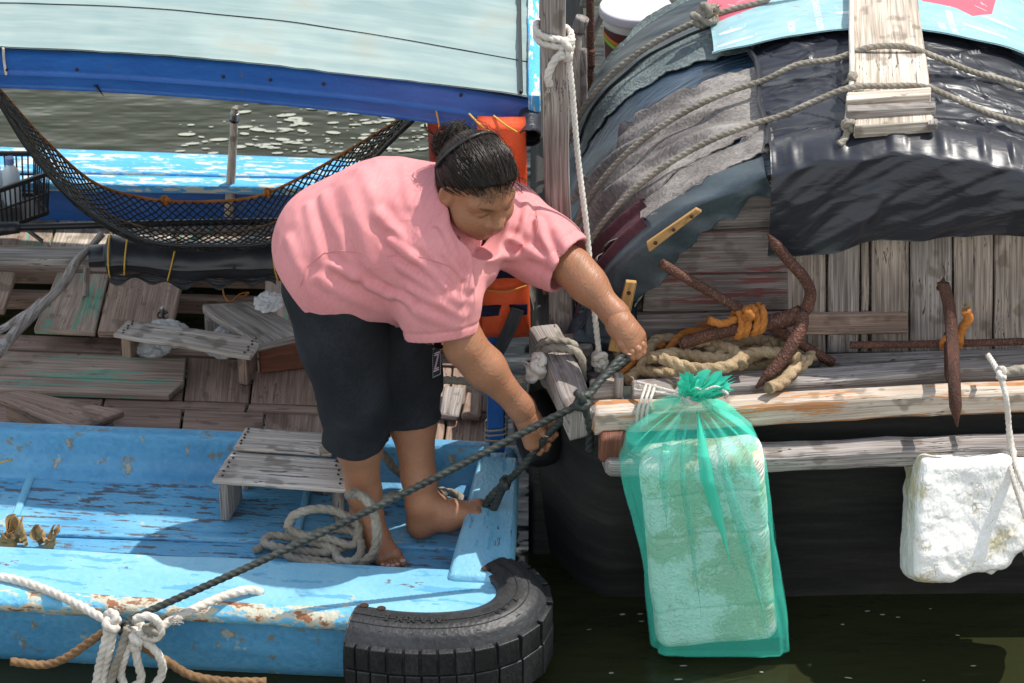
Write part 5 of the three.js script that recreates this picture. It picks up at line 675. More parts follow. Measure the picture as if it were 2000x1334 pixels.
// battens that hold the cover, bucket, pipe and poles behind
{ const bt = (q, z, lb) => { const [a, b, c, d] = q.map(([u, v]) => Z(u, v, z)), t = V(0, 0, -0.014); const o = thing('batten', lb, 'batten', a.toArray(), 'battens nailed on the cover'); part('strip', hexa([d.clone().add(t), c.clone().add(t), a.clone().add(t), b.clone().add(t), d, c, a, b], { bevel: 0.003, rough: 0.001, seed: ++boardSeed }), M.woodStrip, o); for (const f of [0.15, 0.5, 0.85]) { const p = a.clone().add(d).multiplyScalar(0.5).lerp(b.clone().add(c).multiplyScalar(0.5), f), g = new THREE.SphereGeometry(0.005, 8, 6); g.translate(p.x, p.y, p.z + 0.001); part('nail', g, M.rust, o); } };
  bt([[1262, 476], [1360, 408], [1372, 414], [1268, 494]], 0.135, 'orange brown batten nailed slanting along the cover edge'); bt([[1188, 686], [1222, 550], [1244, 552], [1216, 690]], 0.14, 'pale batten with rusty nail standing behind the far hand'); }
{ const b = thing('paint_bucket', 'white lidded bucket with dark red label behind the shelter', 'bucket', H(1240, 120, 0.55).toArray()), c = Z(1242, 16, -1.35), top = c.y, lathe = (pr, m, nm) => { const g = new THREE.LatheGeometry(pr.map(([x, y]) => new THREE.Vector2(x, y)), 40); g.translate(c.x, top, c.z); part(nm, g, m, b); };
  mk('label', { color: new THREE.Color(0.12, 0.025, 0.02), roughness: 0.5 }); mk('labelOrange', { color: new THREE.Color(0.8, 0.25, 0.02), roughness: 0.5 }); mk('labelGreen', { color: new THREE.Color(0.3, 0.6, 0.06), roughness: 0.5 }); mk('lid', { color: new THREE.Color(0.66, 0.62, 0.66), roughness: 0.5 });
  lathe([[0.0, -0.3], [0.078, -0.3], [0.094, 0], [0.09, 0.01]], M.white, 'pail'); lathe([[0, 0.012], [0.098, 0.012], [0.104, 0.004], [0.104, -0.016], [0.1, -0.02], [0.096, -0.02]], M.lid, 'lid');
  const patch = (y0, y1, a0, a1, m, nm, sl = 0) => part(nm, sheetG((s, t) => { const y = lerp(y0, y1, t) + sl * (s - 0.5), r = 0.0945 + y * 0.053 + 0.0016, a = lerp(a0, a1, s); return c.clone().add(V(Math.sin(a) * r, y - (c.y - top), Math.cos(a) * r)); }, 24, 4, 0.001), m, b);
  patch(-0.045, -0.26, -1.3, -0.12, M.label, 'label'); patch(-0.045, -0.26, 0.06, 1.4, M.label, 'label'); const p2 = (y, m) => { part('label_stripe', sheetG((s, t) => { const a = lerp(-1.3, -0.12, s), y0 = y - 0.03 * s - t * 0.012, r = 0.0945 + y0 * 0.053 + 0.0034; return c.clone().add(V(Math.sin(a) * r, y0, Math.cos(a) * r)); }, 16, 2, 0.001), m, b); part('label_stripe', sheetG((s, t) => { const a = lerp(0.06, 1.0, s), y0 = y - 0.045 - 0.01 * s - t * 0.012, r = 0.0945 + y0 * 0.053 + 0.0034; return c.clone().add(V(Math.sin(a) * r, y0, Math.cos(a) * r)); }, 16, 2, 0.001), m, b); }; p2(-0.055, M.labelOrange); p2(-0.069, M.labelGreen); }
{ const p = thing('rusty_pipe', 'dark red rusty iron pipe standing beside the bucket', 'pipe', Z(1152, 240, -1.1).toArray()); part('tube', tubeG([Z(1150, 260, -1.1), Z(1153, 80, -1.1), Z(1152, -40, -1.1)], 0.011, { sides: 12 }), M.rust, p); part('sleeve', tubeG([Z(1152, 130, -1.1), Z(1152, 94, -1.1)], 0.014, { sides: 12 }), M.rust, p); }
{ const k = [[[1128, 250], [1124, 150], [1128, 62], 0.016, M.woodPale, 'pale bamboo pole propped behind the grey post'], [[1142, 240], [1140, 160], [1140, 96], 0.012, M.woodGrey, 'grey stick standing next to the bamboo pole'], [[1118, 240], [1120, 190], [1126, 140], 0.011, M.white, 'white plastic pipe behind the grey post']]; for (const [a, b, c, r, m, lb] of k) { const o = thing('pole', lb, 'pole', Z(a[0], a[1], -1.0).toArray()); part('shaft', tubeG([a, b, c].map(([u, v]) => Z(u, v, -1.0)), r, { sides: 10, taper: t => 1 - 0.15 * t }), m, o); if (m === M.woodPale) part('wrapped_end', tubeG([Z(1128, 62, -1.0), Z(1138, 34, -1.0)], 0.019, { sides: 10 }), M.woodGrey, o); } }
tag(part('branch_heap', (() => { const k = rng(66), gs = []; for (let i = 0; i < 7; i++) { const u = 1040 + k() * 34, v = 505 + k() * 40; gs.push(tubeG([H(u, v, 0.55), H(u + 10, v + 14, 0.57), H(u + 4 + k() * 20, v + 30, 0.55)], 0.009 + k() * 0.006)); } return mergeGeometries(gs); })(), M.ropeBrown), 'brown bundle of old rope ends beside the post', 'rope');
// ------------------------------------------------------------------ life jacket and clutter at the blue boat's corner
{ const z = -0.10, j = thing('life_jacket', 'orange life jacket with navy bands hanging from the roof corner', 'life jacket', Z(970, 660, z).toArray());
  const panel = (ul, ur, v0, v1, dz, nm) => part(nm, sheetG((s, t) => { const an = s * 2 * PI, ca = Math.cos(an), sa = Math.sin(an), u = lerp(ul, ur, 0.5 + 0.5 * Math.sign(ca) * Math.abs(ca) ** 0.45), tt = t, p = Z(u + lerp(-6, 4, tt), lerp(v0, v1, tt), z + dz); const puff = 0.03 * (0.55 + 0.45 * Math.abs(Math.sin(PI * (tt * 4 + 0.02)))) * sstep(0, 0.03, tt) * sstep(1, 0.97, tt); p.z += Math.sign(sa) * Math.abs(sa) ** 0.7 * puff + 0.004 * n3(u * 0.05, tt * 12, 1); return p; }, 40, 70, 0.002), M.jacket, j);
  panel(938, 1032, 228, 658, 0, 'front_panel'); panel(900, 944, 470, 640, -0.03, 'side_panel');
  for (const [va, vb] of [[512, 534], [586, 606], [372, 394]]) part('band', sheetG((s, t) => { const p = Z(lerp(934, 1030, s), lerp(va, vb, t) - s * 4, z); p.z += 0.031 + 0.002 * Math.sin(s * 9); return p; }, 16, 3, 0.003), M.navy, j);
  for (const v of [503, 556]) part('piping', tubeG([Z(936, v + 8, z + 0.034), Z(985, v + 14, z + 0.038), Z(1028, v + 2, z + 0.034)], 0.002, { sides: 6 }), M.yellow, j);
  part('webbing_strap', sheetG((s, t) => { const p = Z(lerp(1012, 958, t) + (s - 0.5) * 24, lerp(604, 716, t) + (s - 0.5) * 8, z + 0.05); p.z += 0.01 * Math.sin(t * 4); return p; }, 4, 14, 0.003), M.strapGrey, j);
  part('cord', tubeG([Z(916, 222, z), Z(940, 246, z + 0.03), Z(962, 262, z + 0.035)], 0.0025, { sides: 6 }), M.yellow, j); part('cord', tubeG([Z(964, 226, z), Z(990, 246, z + 0.035), Z(1010, 258, z + 0.04)], 0.0025, { sides: 6 }), M.yellow, j); part('cord', tubeG([Z(852, 216, z - 0.1), Z(856, 236, z - 0.1), Z(859, 257, z - 0.1)], 0.0022, { sides: 6 }), M.yellow, j);
}
{ const c = Z(1034, 252, -0.13), o = thing('plastic_roll', 'black plastic roll hanging open under the roof corner', 'plastic roll', c.toArray()); part('roll', sheetG((s, t) => { const an = s * 2 * PI, r = (0.03 + 0.003 * n3(Math.cos(an) * 2, t * 3, Math.sin(an) * 2)); return c.clone().add(V(Math.cos(an) * r * 0.92, Math.sin(an) * r * 0.9 - t * 0.0 + t * 0.03, 0.05 - t * 0.16 + Math.sin(an) * 0.012)); }, 28, 12, 0.003), M.plastic, o); part('inner_roll', sheetG((s, t) => { const an = s * 2 * PI, r = 0.017; return c.clone().add(V(Math.cos(an) * r + 0.004, Math.sin(an) * r + t * 0.03, 0.035 - t * 0.14)); }, 24, 6, 0.003), M.blackSheet, o); }
{ const c = Z(878, 300, -0.62), o = thing('red_tub', 'red plastic tub hanging behind the roof edge', 'tub', c.toArray()); const g = new THREE.LatheGeometry([[0, -0.14], [0.05, -0.14], [0.058, 0.1], [0.062, 0.104], [0.062, 0.112], [0.056, 0.112], [0.05, -0.13], [0, -0.13]].map(([x, y]) => new THREE.Vector2(x, y)), 32); g.translate(c.x, c.y, c.z); part('tub', g, M.redPlastic, o); part('rim_wire', tubeG(Array.from({ length: 20 }, (_, i) => { const a = i / 19 * PI; return c.clone().add(V(Math.cos(a) * 0.064, 0.085 - Math.sin(a) * 0.012, Math.sin(a) * 0.064)); }), 0.003), M.ropeGrey, o); }
{ const o = thing('corner_lashing', 'thin grey line wound round the foot of the blue post', 'cord', H(968, 850, 0.3).toArray()), p0 = H(968, 876, yB); for (let i = 0; i < 3; i++) part('turn', tubeG(Array.from({ length: 17 }, (_, k) => { const t = k / 16 * 2 * PI; return V(p0.x + 0.002 + Math.sign(Math.cos(t)) * Math.abs(Math.cos(t)) ** 0.5 * 0.028, p0.y + 0.035 + i * 0.02 + 0.006 * Math.sin(t + i), p0.z + Math.sign(Math.sin(t)) * Math.abs(Math.sin(t)) ** 0.5 * 0.028); }), 0.003, { sides: 6 }), M.ropeGrey, o); }
{ const o = thing('rubber_fender', 'black rubber fender hanging in the gap between the boats', 'fender', Z(1045, 880, 0.1).toArray()); part('body', tubeG([Z(1030, 770, 0.08), Z(1050, 830, 0.12), Z(1056, 900, 0.14)], 0.06, { sides: 18, taper: t => 0.75 + 0.3 * Math.sin(PI * t) }), M.black, o); part('cord', tubeG([Z(1030, 772, 0.08), Z(1036, 730, 0.05), Z(1044, 700, 0.05)], 0.004), M.ropeGrey, o); }

// ------------------------------------------------------------------ the woman hauling the rope
{
  const who = thing('person', 'barefoot person in pink t-shirt and dark cropped trousers bending to haul the rope', 'person', H(760, 1050, yF).toArray());
  const J = { // joints
    hipR: Z(652, 560, 0.13), kneeR: Z(690, 780, 0.20), hemR: Z(695, 868, 0.195), ankR: Z(716, 1006, 0.19),
    hipL: Z(722, 545, -0.02), kneeL: Z(795, 730, 0.09), hemL: Z(802, 826, 0.125), ankL: Z(824, 984, 0.165),
    shR: Z(842, 500, 0.20), elR: Z(908, 676, 0.27), wrR: Z(1018, 796, 0.275),
    shL: Z(988, 436, 0.015), elL: Z(1120, 524, 0.13), wrL: Z(1203, 616, 0.22),
    chest: Z(868, 440, 0.09), mid: Z(756, 450, 0.07), hipC: Z(664, 484, 0.06), belly: Z(770, 500, 0.12), neck: Z(905, 420, 0.085)
  };
  // head frame: yaw 45 degrees to the camera's side, looking 50 degrees down
  const hc = Z(931, 364, 0.16), yaw = 0.95, pit = 0.47, hf = V(Math.cos(pit) * Math.cos(yaw), -Math.sin(pit), Math.cos(pit) * Math.sin(yaw)), hr = V(-Math.sin(yaw), 0, Math.cos(yaw)), hu = hr.clone().cross(hf).negate();
  if (hu.y < 0) hu.negate();
  const HS = 0.985, loc = (x, y, z) => { const a = (x - hc.x) / HS, b = (y - hc.y) / HS, c = (z - hc.z) / HS; return [a * hr.x + b * hr.y + c * hr.z, a * hu.x + b * hu.y + c * hu.z, a * hf.x + b * hf.y + c * hf.z]; };
  const el = (p, cx, cy, cz, rx, ry, rz) => { const x = (p[0] - cx) / rx, y = (p[1] - cy) / ry, z = (p[2] - cz) / rz, k = Math.hypot(x, y, z), k2 = Math.hypot(x / rx, y / ry, z / rz) || 1e-9; return k * (k - 1) / k2; };
  const cp = (p, a, b, ra, rb) => capD(p[0], p[1], p[2], V(...a), V(...b), ra, rb), ab = p => [Math.abs(p[0]), p[1], p[2]];
  const neckBase = (() => { const l = loc(J.neck.x - 0.02, J.neck.y - 0.03, J.neck.z); return l; })();
  const skull = p => el(p, 0, 0.022, -0.012, 0.080, 0.104, 0.100);
  const face = p => {
    const q = ab(p); let d = skull(p);
    d = smin(d, el(p, 0, -0.048, 0.030, 0.068, 0.070, 0.064), 0.04);
    d = smin(d, el(q, 0.040, -0.036, 0.056, 0.036, 0.036, 0.034), 0.03);
    d = smin(d, cp(q, [0.012, 0.026, 0.083], [0.052, 0.024, 0.062], 0.012, 0.011), 0.022);
    d = smax(d, -el(q, 0.034, 0.004, 0.104, 0.022, 0.012, 0.022), 0.016);
    d = smin(d, el(q, 0.033, 0.002, 0.072, 0.017, 0.013, 0.015), 0.006);
    d = smin(d, cp(p, [0, 0.016, 0.086], [0, -0.022, 0.110], 0.009, 0.0145), 0.014);
    d = smin(d, el(q, 0.0175, -0.027, 0.097, 0.012, 0.010, 0.012), 0.007);
    d = smin(d, el(p, 0, -0.052, 0.082, 0.032, 0.020, 0.018), 0.02);
    d = smin(d, cp(q, [0, -0.051, 0.1], [0.023, -0.056, 0.09], 0.0065, 0.003), 0.004);
    d = smin(d, cp(q, [0, -0.062, 0.098], [0.019, -0.061, 0.091], 0.0075, 0.003), 0.004);
    d = smax(d, -cp(q, [0, -0.0565, 0.106], [0.026, -0.058, 0.094], 0.0014, 0.001), 0.003);
    d = smax(d, -cp(q, [0.018, -0.0005, 0.0885], [0.046, -0.002, 0.080], 0.0012, 0.001), 0.003);
    d = smin(d, el(p, 0, -0.092, 0.072, 0.024, 0.018, 0.018), 0.025);
    const e = [q[0] - 0.083, p[1] + 0.006, p[2] + 0.004]; let ear = el([e[0] + e[2] * 0.35, e[1], e[2]], 0, 0, 0, 0.010, 0.034, 0.021); ear = smax(ear, -el([e[0] + e[2] * 0.35, e[1], e[2]], 0.010, 0.004, 0.002, 0.008, 0.022, 0.012), 0.006); d = smin(d, ear, 0.008);
    d = smin(d, cp(p, [0, -0.045, -0.03], neckBase, 0.054, 0.060), 0.03);
    return d;
  };
  const SK = [0.35, 0.157, 0.084], skinC = (x, y, z) => { const k = 1 + 0.12 * fb3(x * 24, y * 24, z * 24, 4), r = 0.025 * n3(x * 70, y * 70, z * 70); return [SK[0] * k + r, SK[1] * k, SK[2] * k]; };
  const faceC = (x, y, z) => { const p = loc(x, y, z), q = ab(p), c = skinC(x, y, z); const lip = sstep(1.1, 0.7, Math.hypot(p[0] / 0.026, (p[1] + 0.0575) / 0.011)) * sstep(0.078, 0.088, p[2]); const brow = sstep(1, 0.6, Math.hypot((q[0] - 0.034) / 0.022, (p[1] - 0.0265 - 0.05 * (q[0] - 0.034)) / 0.0045)) * sstep(0.05, 0.065, p[2]) * 0.75, lash = sstep(1, 0.5, Math.hypot((q[0] - 0.032) / 0.017, (p[1] + 0.0015) / 0.0022)) * sstep(0.06, 0.075, p[2]) * 0.8; const m = Math.max(brow, lash); return [lerp(lerp(c[0], 0.36, lip), 0.03, m), lerp(lerp(c[1], 0.125, lip), 0.022, m), lerp(lerp(c[2], 0.10, lip), 0.018, m)]; };
  M.skin = new THREE.MeshPhysicalMaterial({ vertexColors: true, roughness: 0.46, specularIntensity: 0.8 }); M.skin.name = 'skin';
  { const cs = fbm(256, 256, 40, 40, 3, 611); M.skin.bumpMap = gtex(256, 256, cs); M.skin.bumpMap.repeat.set(4, 4); M.skin.bumpScale = 0.0014; }
  const at = (o, p) => J[o] || p;
  const limb = (list, k) => (x, y, z) => { let d = 9; for (const [a, b, ra, rb, kk] of list) d = smin(d, capD(x, y, z, a, b, ra, rb), kk || k); return d; };
  const box = (list, m) => { const lo = V(9, 9, 9), hi = V(-9, -9, -9); for (const [a, b, ra, rb] of list) for (const [p, r] of [[a, ra], [b, rb]]) { lo.min(p.clone().addScalar(-r - m)); hi.max(p.clone().addScalar(r + m)); } return [lo, hi]; };
  const mid = (a, b, t) => a.clone().lerp(b, t), geos = [];
  const add = (list, k, h) => { const [lo, hi] = box(list, 0.025), f = limb(list, k); geos.push(netsG(f, lo, hi, h, skinC)); };
  // arms
  add([[mid(J.shR, J.elR, 0.45), J.elR, 0.058, 0.046], [J.elR, mid(J.elR, J.wrR, 0.35), 0.046, 0.047], [mid(J.elR, J.wrR, 0.35), J.wrR, 0.046, 0.029], [J.wrR, Z(1034, 822, 0.278), 0.029, 0.027]], 0.03, 0.006);
  add([[mid(J.shL, J.elL, 0.4), J.elL, 0.053, 0.044], [J.elL, mid(J.elL, J.wrL, 0.35), 0.044, 0.042], [mid(J.elL, J.wrL, 0.35), J.wrL, 0.042, 0.028], [J.wrL, Z(1216, 636, 0.235), 0.029, 0.026]], 0.03, 0.006);
  // shins
  const calf = (k, a, sgn) => [[k, mid(k, a, 0.35), 0.058, 0.058], [mid(k, a, 0.35), mid(k, a, 0.8), 0.057, 0.040], [mid(k, a, 0.8), a, 0.040, 0.034]];
  // feet with five toes
  const foot = (ank, heel, ball, dirT, side, toeY, up) => { const L = [[ank, heel, 0.034, 0.031], [ank, mid(heel, ball, 0.55).add(V(0, 0.022, 0)), 0.032, 0.028], [heel, mid(heel, ball, 0.5), 0.030, 0.026], [mid(heel, ball, 0.5), ball.clone().addScaledVector(side, 0.020), 0.027, 0.020], [mid(heel, ball, 0.5), ball.clone().addScaledVector(side, -0.022), 0.025, 0.017]]; return L; };
  const toes = (ball, dirT, side, drop) => [[-1.45, 0.030, 0.0115], [-0.62, 0.033, 0.0090], [-0.05, 0.031, 0.0085], [0.48, 0.027, 0.0080], [0.98, 0.021, 0.0080]].map(([s, l, r]) => { const b = ball.clone().addScaledVector(side, -s * 0.021).addScaledVector(dirT, 0.004 - Math.abs(s) * 0.004); return [b.clone().add(V(0, drop, 0)), b.clone().addScaledVector(dirT, l).add(V(0, drop - 0.003, 0)), r * 1.05, r]; });
  const nails = []; // pale nails
  const fy = yF + 0.022;
  { const heel = V(J.ankR.x - 0.012, yF + 0.030, J.ankR.z - 0.045), d = V(0.40, 0, 0.92).normalize(), ball = heel.clone().addScaledVector(d, 0.165); ball.y = fy; const side = V(0.92, 0, -0.40), L = [...calf(J.kneeR, J.ankR), ...foot(J.ankR, heel, ball, d, side)], T = toes(ball, d, side, -0.006); add([...L], 0.028, 0.005); for (const t of T) { const b = [t[0].clone().addScaledVector(d, -0.022), t[1], t[2], t[3]]; add([b], 0.01, 0.003); nails.push([t[1].clone().add(V(0, t[3] * 0.72, 0)).addScaledVector(d, 0.002), t[3]]); } }
  { const heel = V(J.ankL.x - 0.004, yF + 0.032, J.ankL.z + 0.004), d = V(0.86, 0.33, 0.10).normalize(), ball = heel.clone().addScaledVector(d, 0.155), side = V(0.10, 0, -0.99), L = [...calf(J.kneeL, J.ankL), ...foot(J.ankL, heel, ball, d, side)], T = toes(ball, V(0.97, 0.02, 0.1).normalize(), side, -0.002); add([...L], 0.028, 0.005); for (const t of T) add([[t[0].clone().addScaledVector(d, -0.022), t[1], t[2], t[3]]], 0.01, 0.003); }
  // hands: palm, four fingers and a thumb, each a chain
  const hand = (palm, fingers) => { const [lo, hi] = box(palm, 0.012); geos.push(netsG(limb(palm, 0.018), lo, hi, 0.0035, skinC)); for (const f of fingers) { const L = []; for (let i = 0; i < f.p.length - 1; i++) L.push([f.p[i], f.p[i + 1], f.r * (1 - i * 0.07), f.r * (0.95 - i * 0.08)]); const [a, b] = box(L, 0.008); geos.push(netsG(limb(L, 0.006), a, b, 0.0026, skinC)); } };
  { const zr = 0.278, w = J.wrR, kn = [[1062, 838], [1056, 856], [1046, 868], [1036, 876]]; hand([[w, Z(1040, 830, zr), 0.028, 0.026], [Z(1030, 812, zr), Z(1056, 838, zr), 0.024, 0.018], [Z(1030, 820, zr), Z(1044, 864, zr), 0.024, 0.016], [Z(1026, 820, zr - 0.005), Z(1034, 868, zr), 0.020, 0.014]],
    [{ r: 0.0098, p: [[1048, 832, zr - 0.004], [1062, 834, zr - 0.014], [1076, 830, zr - 0.02], [1084, 822, zr - 0.016]].map(q => Z(...q)) }, { r: 0.0098, p: [[1046, 850, zr], [1062, 858, zr - 0.014], [1076, 856, zr - 0.022], [1086, 848, zr - 0.014]].map(q => Z(...q)) }, { r: 0.0094, p: [[1042, 862, zr], [1056, 874, zr - 0.01], [1066, 876, zr - 0.016], [1072, 868, zr - 0.004]].map(q => Z(...q)) }, { r: 0.0085, p: [[1034, 866, zr], [1042, 880, zr - 0.006], [1054, 884, zr - 0.01], [1060, 878, zr]].map(q => Z(...q)) }, { r: 0.0108, p: [[1040, 822, zr + 0.012], [1052, 834, zr + 0.018], [1062, 846, zr + 0.018], [1070, 852, zr + 0.016]].map(q => Z(...q)) }]); nails.push([Z(1069, 850, zr + 0.0265), 0.0108]); }
  { const w = J.wrL, z0 = 0.235; hand([[w, Z(1228, 650, z0 + 0.02), 0.028, 0.027], [Z(1214, 630, z0), Z(1246, 656, z0 + 0.015), 0.028, 0.020], [Z(1210, 636, z0 + 0.01), Z(1236, 672, z0 + 0.035), 0.028, 0.019], [Z(1206, 636, z0 + 0.012), Z(1224, 674, z0 + 0.035), 0.024, 0.018]],
    [{ r: 0.0104, p: [[1240, 652, z0 + 0.012], [1254, 662, z0 + 0.012], [1256, 678, z0 + 0.018], [1248, 688, z0 + 0.022]].map(q => Z(...q)) }, { r: 0.0106, p: [[1238, 660, z0 + 0.028], [1253, 674, z0 + 0.034], [1254, 688, z0 + 0.04], [1243, 696, z0 + 0.038]].map(q => Z(...q)) }, { r: 0.010, p: [[1232, 668, z0 + 0.036], [1246, 682, z0 + 0.05], [1246, 694, z0 + 0.052], [1236, 698, z0 + 0.044]].map(q => Z(...q)) }, { r: 0.0092, p: [[1224, 672, z0 + 0.038], [1234, 686, z0 + 0.052], [1236, 696, z0 + 0.052], [1228, 700, z0 + 0.044]].map(q => Z(...q)) }, { r: 0.0116, p: [[1208, 652, z0 + 0.03], [1214, 672, z0 + 0.044], [1224, 686, z0 + 0.048], [1234, 692, z0 + 0.046]].map(q => Z(...q)) }]); nails.push([Z(1230, 690, z0 + 0.057), 0.0108]); }
  geos.push(netsG((x, y, z) => face(loc(x, y, z)), hc.clone().addScalar(-0.165), hc.clone().addScalar(0.155), 0.0026, faceC));
  const body = part('body', mergeGeometries(geos), M.skin, who);
  mk('nail', { color: new THREE.Color(0.55, 0.36, 0.29), roughness: 0.3 });
  for (const [p, r] of nails) { const g = new THREE.SphereGeometry(r * 0.72, 8, 6); g.scale(1, 0.35, 1); g.translate(p.x, p.y, p.z); part('nail', g, M.nail, body); }
  // hair: combed back to a bun
  const bunC = [0.0, 0.026, -0.128], hairRegion = p => -(p[1] * 0.70 - p[2] * 0.62 - 0.018 - 0.10 * Math.max(0, Math.abs(p[0]) - 0.045) + 0.007 * n3(p[0] * 55, p[2] * 30, p[1] * 30));
  const hair = p => { const d = Math.hypot(p[0] - bunC[0], p[1] - bunC[1] + 0.0, p[2] - bunC[2]), an = Math.atan2(p[0], p[1] - 0.02), st = 0.0012 * n3(an * 12, d * 26, 3); let h = skull(p) - 0.0115 + st; h = smax(h, hairRegion(p), 0.008); const t = Math.atan2(p[1] - bunC[1], p[0]), rr2 = Math.hypot(p[0], p[1] - bunC[1]); let b = Math.hypot(Math.hypot(p[0], p[1] - bunC[1]) - 0.020, (p[2] - bunC[2]) * 0.9) - 0.024 + 0.004 * Math.sin(t * 3 + p[2] * 90) + 0.002 * n3(t * 8, p[2] * 120, 2); b = smin(b, el(p, -0.02, bunC[1] + 0.02, bunC[2] - 0.006, 0.022, 0.018, 0.022) + 0.002 * n3(p[0] * 150, p[1] * 150, p[2] * 150), 0.008); return smin(h, b, 0.012); };
  mk('hair', { color: new THREE.Color(0.010, 0.008, 0.007), roughness: 0.45, specularIntensity: 0.4 }); const hs = fbm(512, 512, 160, 8, 3, 621); M.hair.bumpMap = gtex(512, 512, hs); M.hair.bumpScale = 0.002;
  const hg = netsG((x, y, z) => hair(loc(x, y, z)), hc.clone().addScalar(-0.19), hc.clone().addScalar(0.19), 0.0028);
  const hairM = part('hair', hg, M.hair, who);
  const W3 = (a, b, c) => hc.clone().addScaledVector(hr, a * HS).addScaledVector(hu, b * HS).addScaledVector(hf, c * HS);
  { const k = rng(12), st = []; for (let i = 0; i < 150; i++) { const a = (k() - 0.5) * 2.6, x = Math.sin(a) * 0.092, y = 0.022 + Math.cos(a) * 0.116, c0 = k() * 0.14 - 0.06, p0 = [x * Math.sqrt(Math.max(0.1, 1 - (c0 / 0.115) ** 2)), 0.022 + (y - 0.022) * Math.sqrt(Math.max(0.1, 1 - (c0 / 0.115) ** 2)), c0], g = 0.006 + 0.016 * k(); st.push(tubeG([W3(p0[0] * 0.98, p0[1] * 0.98, p0[2]), W3(p0[0] * 1.02 + (k() - 0.5) * g, p0[1] * 1.02 + g * k(), p0[2] - 0.02), W3(p0[0] * 0.98 + (k() - 0.5) * g * 2, p0[1] + g * (k() - 0.2), p0[2] - 0.05)], 0.0005, { sides: 3 })); }
    for (let i = 0; i < 70; i++) { const a = k() * 6.28, r = 0.045 + 0.01 * k(), c = (x, y) => W3(Math.cos(a + x) * (r + y), bunC[1] + Math.sin(a + x) * (r + y), bunC[2] + 0.02 - 0.04 * k()); st.push(tubeG([c(0, -0.01), c(0.3, 0.004 + 0.01 * k()), c(0.7 + k() * 0.4, 0.012 * k())], 0.0005, { sides: 3 })); }
    for (let i = 0; i < 60; i++) { const x = (k() - 0.5) * 0.13; st.push(tubeG([W3(x, 0.085, 0.066), W3(x * 1.1, 0.088 + 0.01 * k(), 0.085 + 0.01 * k()), W3(x * 1.25 + (k() - 0.5) * 0.03, 0.075 + 0.03 * k(), 0.10 + 0.012 * k())], 0.0005, { sides: 3 })); }
    const bd = V(0, 0.03, -1).normalize(), rad = d => 1 / Math.hypot(d.x / 0.080, d.y / 0.104, d.z / 0.100);
    for (let i = 0; i < 2100; i++) { const th = (k() - 0.5) * 5.2, lat = 0.35 + k() * 1.5, d0 = V(Math.sin(th) * Math.sin(lat), Math.cos(th) * Math.sin(lat) , Math.cos(lat)); const q0 = [d0.x * 0.08, 0.022 + d0.y * 0.104, -0.012 + d0.z * 0.1]; if (hairRegion(q0) > (k() < 0.5 ? 0.021 : 0.004)) continue; const om = Math.acos(clamp(d0.dot(bd), -1, 1)), so = Math.sin(om) || 1, pts = [], off = 0.0105 + 0.0035 * k(), ph = k() * 6, wv2 = 0.02 + 0.03 * k(); for (let j = 0; j <= 8; j++) { const t = j / 8 * 0.93, d = d0.clone().multiplyScalar(Math.sin((1 - t) * om) / so).addScaledVector(bd, Math.sin(t * om) / so).normalize(); d.x += wv2 * Math.sin(t * 5 + ph) * Math.sin(t * 3.1); d.y += wv2 * 0.6 * Math.sin(t * 4 + ph * 2) * Math.sin(t * 3.1); d.normalize(); const r = rad(d) + (j ? off : 0.004); pts.push(W3(d.x * r, 0.022 + d.y * r, -0.012 + d.z * r)); } st.push(tubeG(pts, 0.0007 + 0.0005 * k(), { sides: 3, coarse: 1 })); }
    for (let i = 0; i < 260; i++) { const a = k() * 6.28, rr3 = 0.02 + 0.02 * k(), tw = (k() - 0.5) * 2, pts = []; for (let j = 0; j <= 7; j++) { const t = a + j / 7 * (1.6 + k() * 0.1), b = 0.022 + 0.006 * Math.sin(j + tw); pts.push(W3(Math.cos(t) * (rr3 + 0.012) * (1 + 0.1 * Math.sin(j * 2 + a)), bunC[1] + Math.sin(t) * (rr3 + 0.012), bunC[2] + tw * 0.02 - 0.012 * Math.cos(j))); } st.push(tubeG(pts, 0.0009, { sides: 3, coarse: 1 })); }
    mk('hairStrand', { color: new THREE.Color(0.024, 0.016, 0.012), roughness: 0.4, specularIntensity: 0.6 }); part('loose_strands', mergeGeometries(st), M.hairStrand, hairM); }
  part('headband', tubeG(Array.from({ length: 25 }, (_, i) => { const a = lerp(-1.5, 1.5, i / 24), z = -0.068 + 0.012 * Math.cos(a); return W3(Math.sin(a) * 0.0885, 0.022 + Math.cos(a) * 0.1115, z); }), 0.0042, { sides: 8 }), M.black, who);
  // trousers
  { const hipB = Z(668, 520, 0.06), L = [[hipB, Z(700, 520, 0.05), 0.132, 0.135], [J.hipR, mid(J.hipR, J.kneeR, 0.5), 0.128, 0.105], [mid(J.hipR, J.kneeR, 0.5), J.kneeR, 0.105, 0.084], [J.kneeR, J.hemR, 0.084, 0.073], [J.hipL, mid(J.hipL, J.kneeL, 0.5), 0.128, 0.102], [mid(J.hipL, J.kneeL, 0.5), J.kneeL, 0.102, 0.082], [J.kneeL, J.hemL, 0.082, 0.074]], f0 = limb(L, 0.035), [lo, hi] = box(L, 0.03);
    const dR = J.hemR.clone().sub(J.kneeR).normalize(), dL = J.hemL.clone().sub(J.kneeL).normalize();
    const fR = { a: J.hemR.clone().addScaledVector(dR, -0.03), b: J.hemR.clone().addScaledVector(dR, 0.1) }, fL = { a: J.hemL.clone().addScaledVector(dL, -0.03), b: J.hemL.clone().addScaledVector(dL, 0.1) };
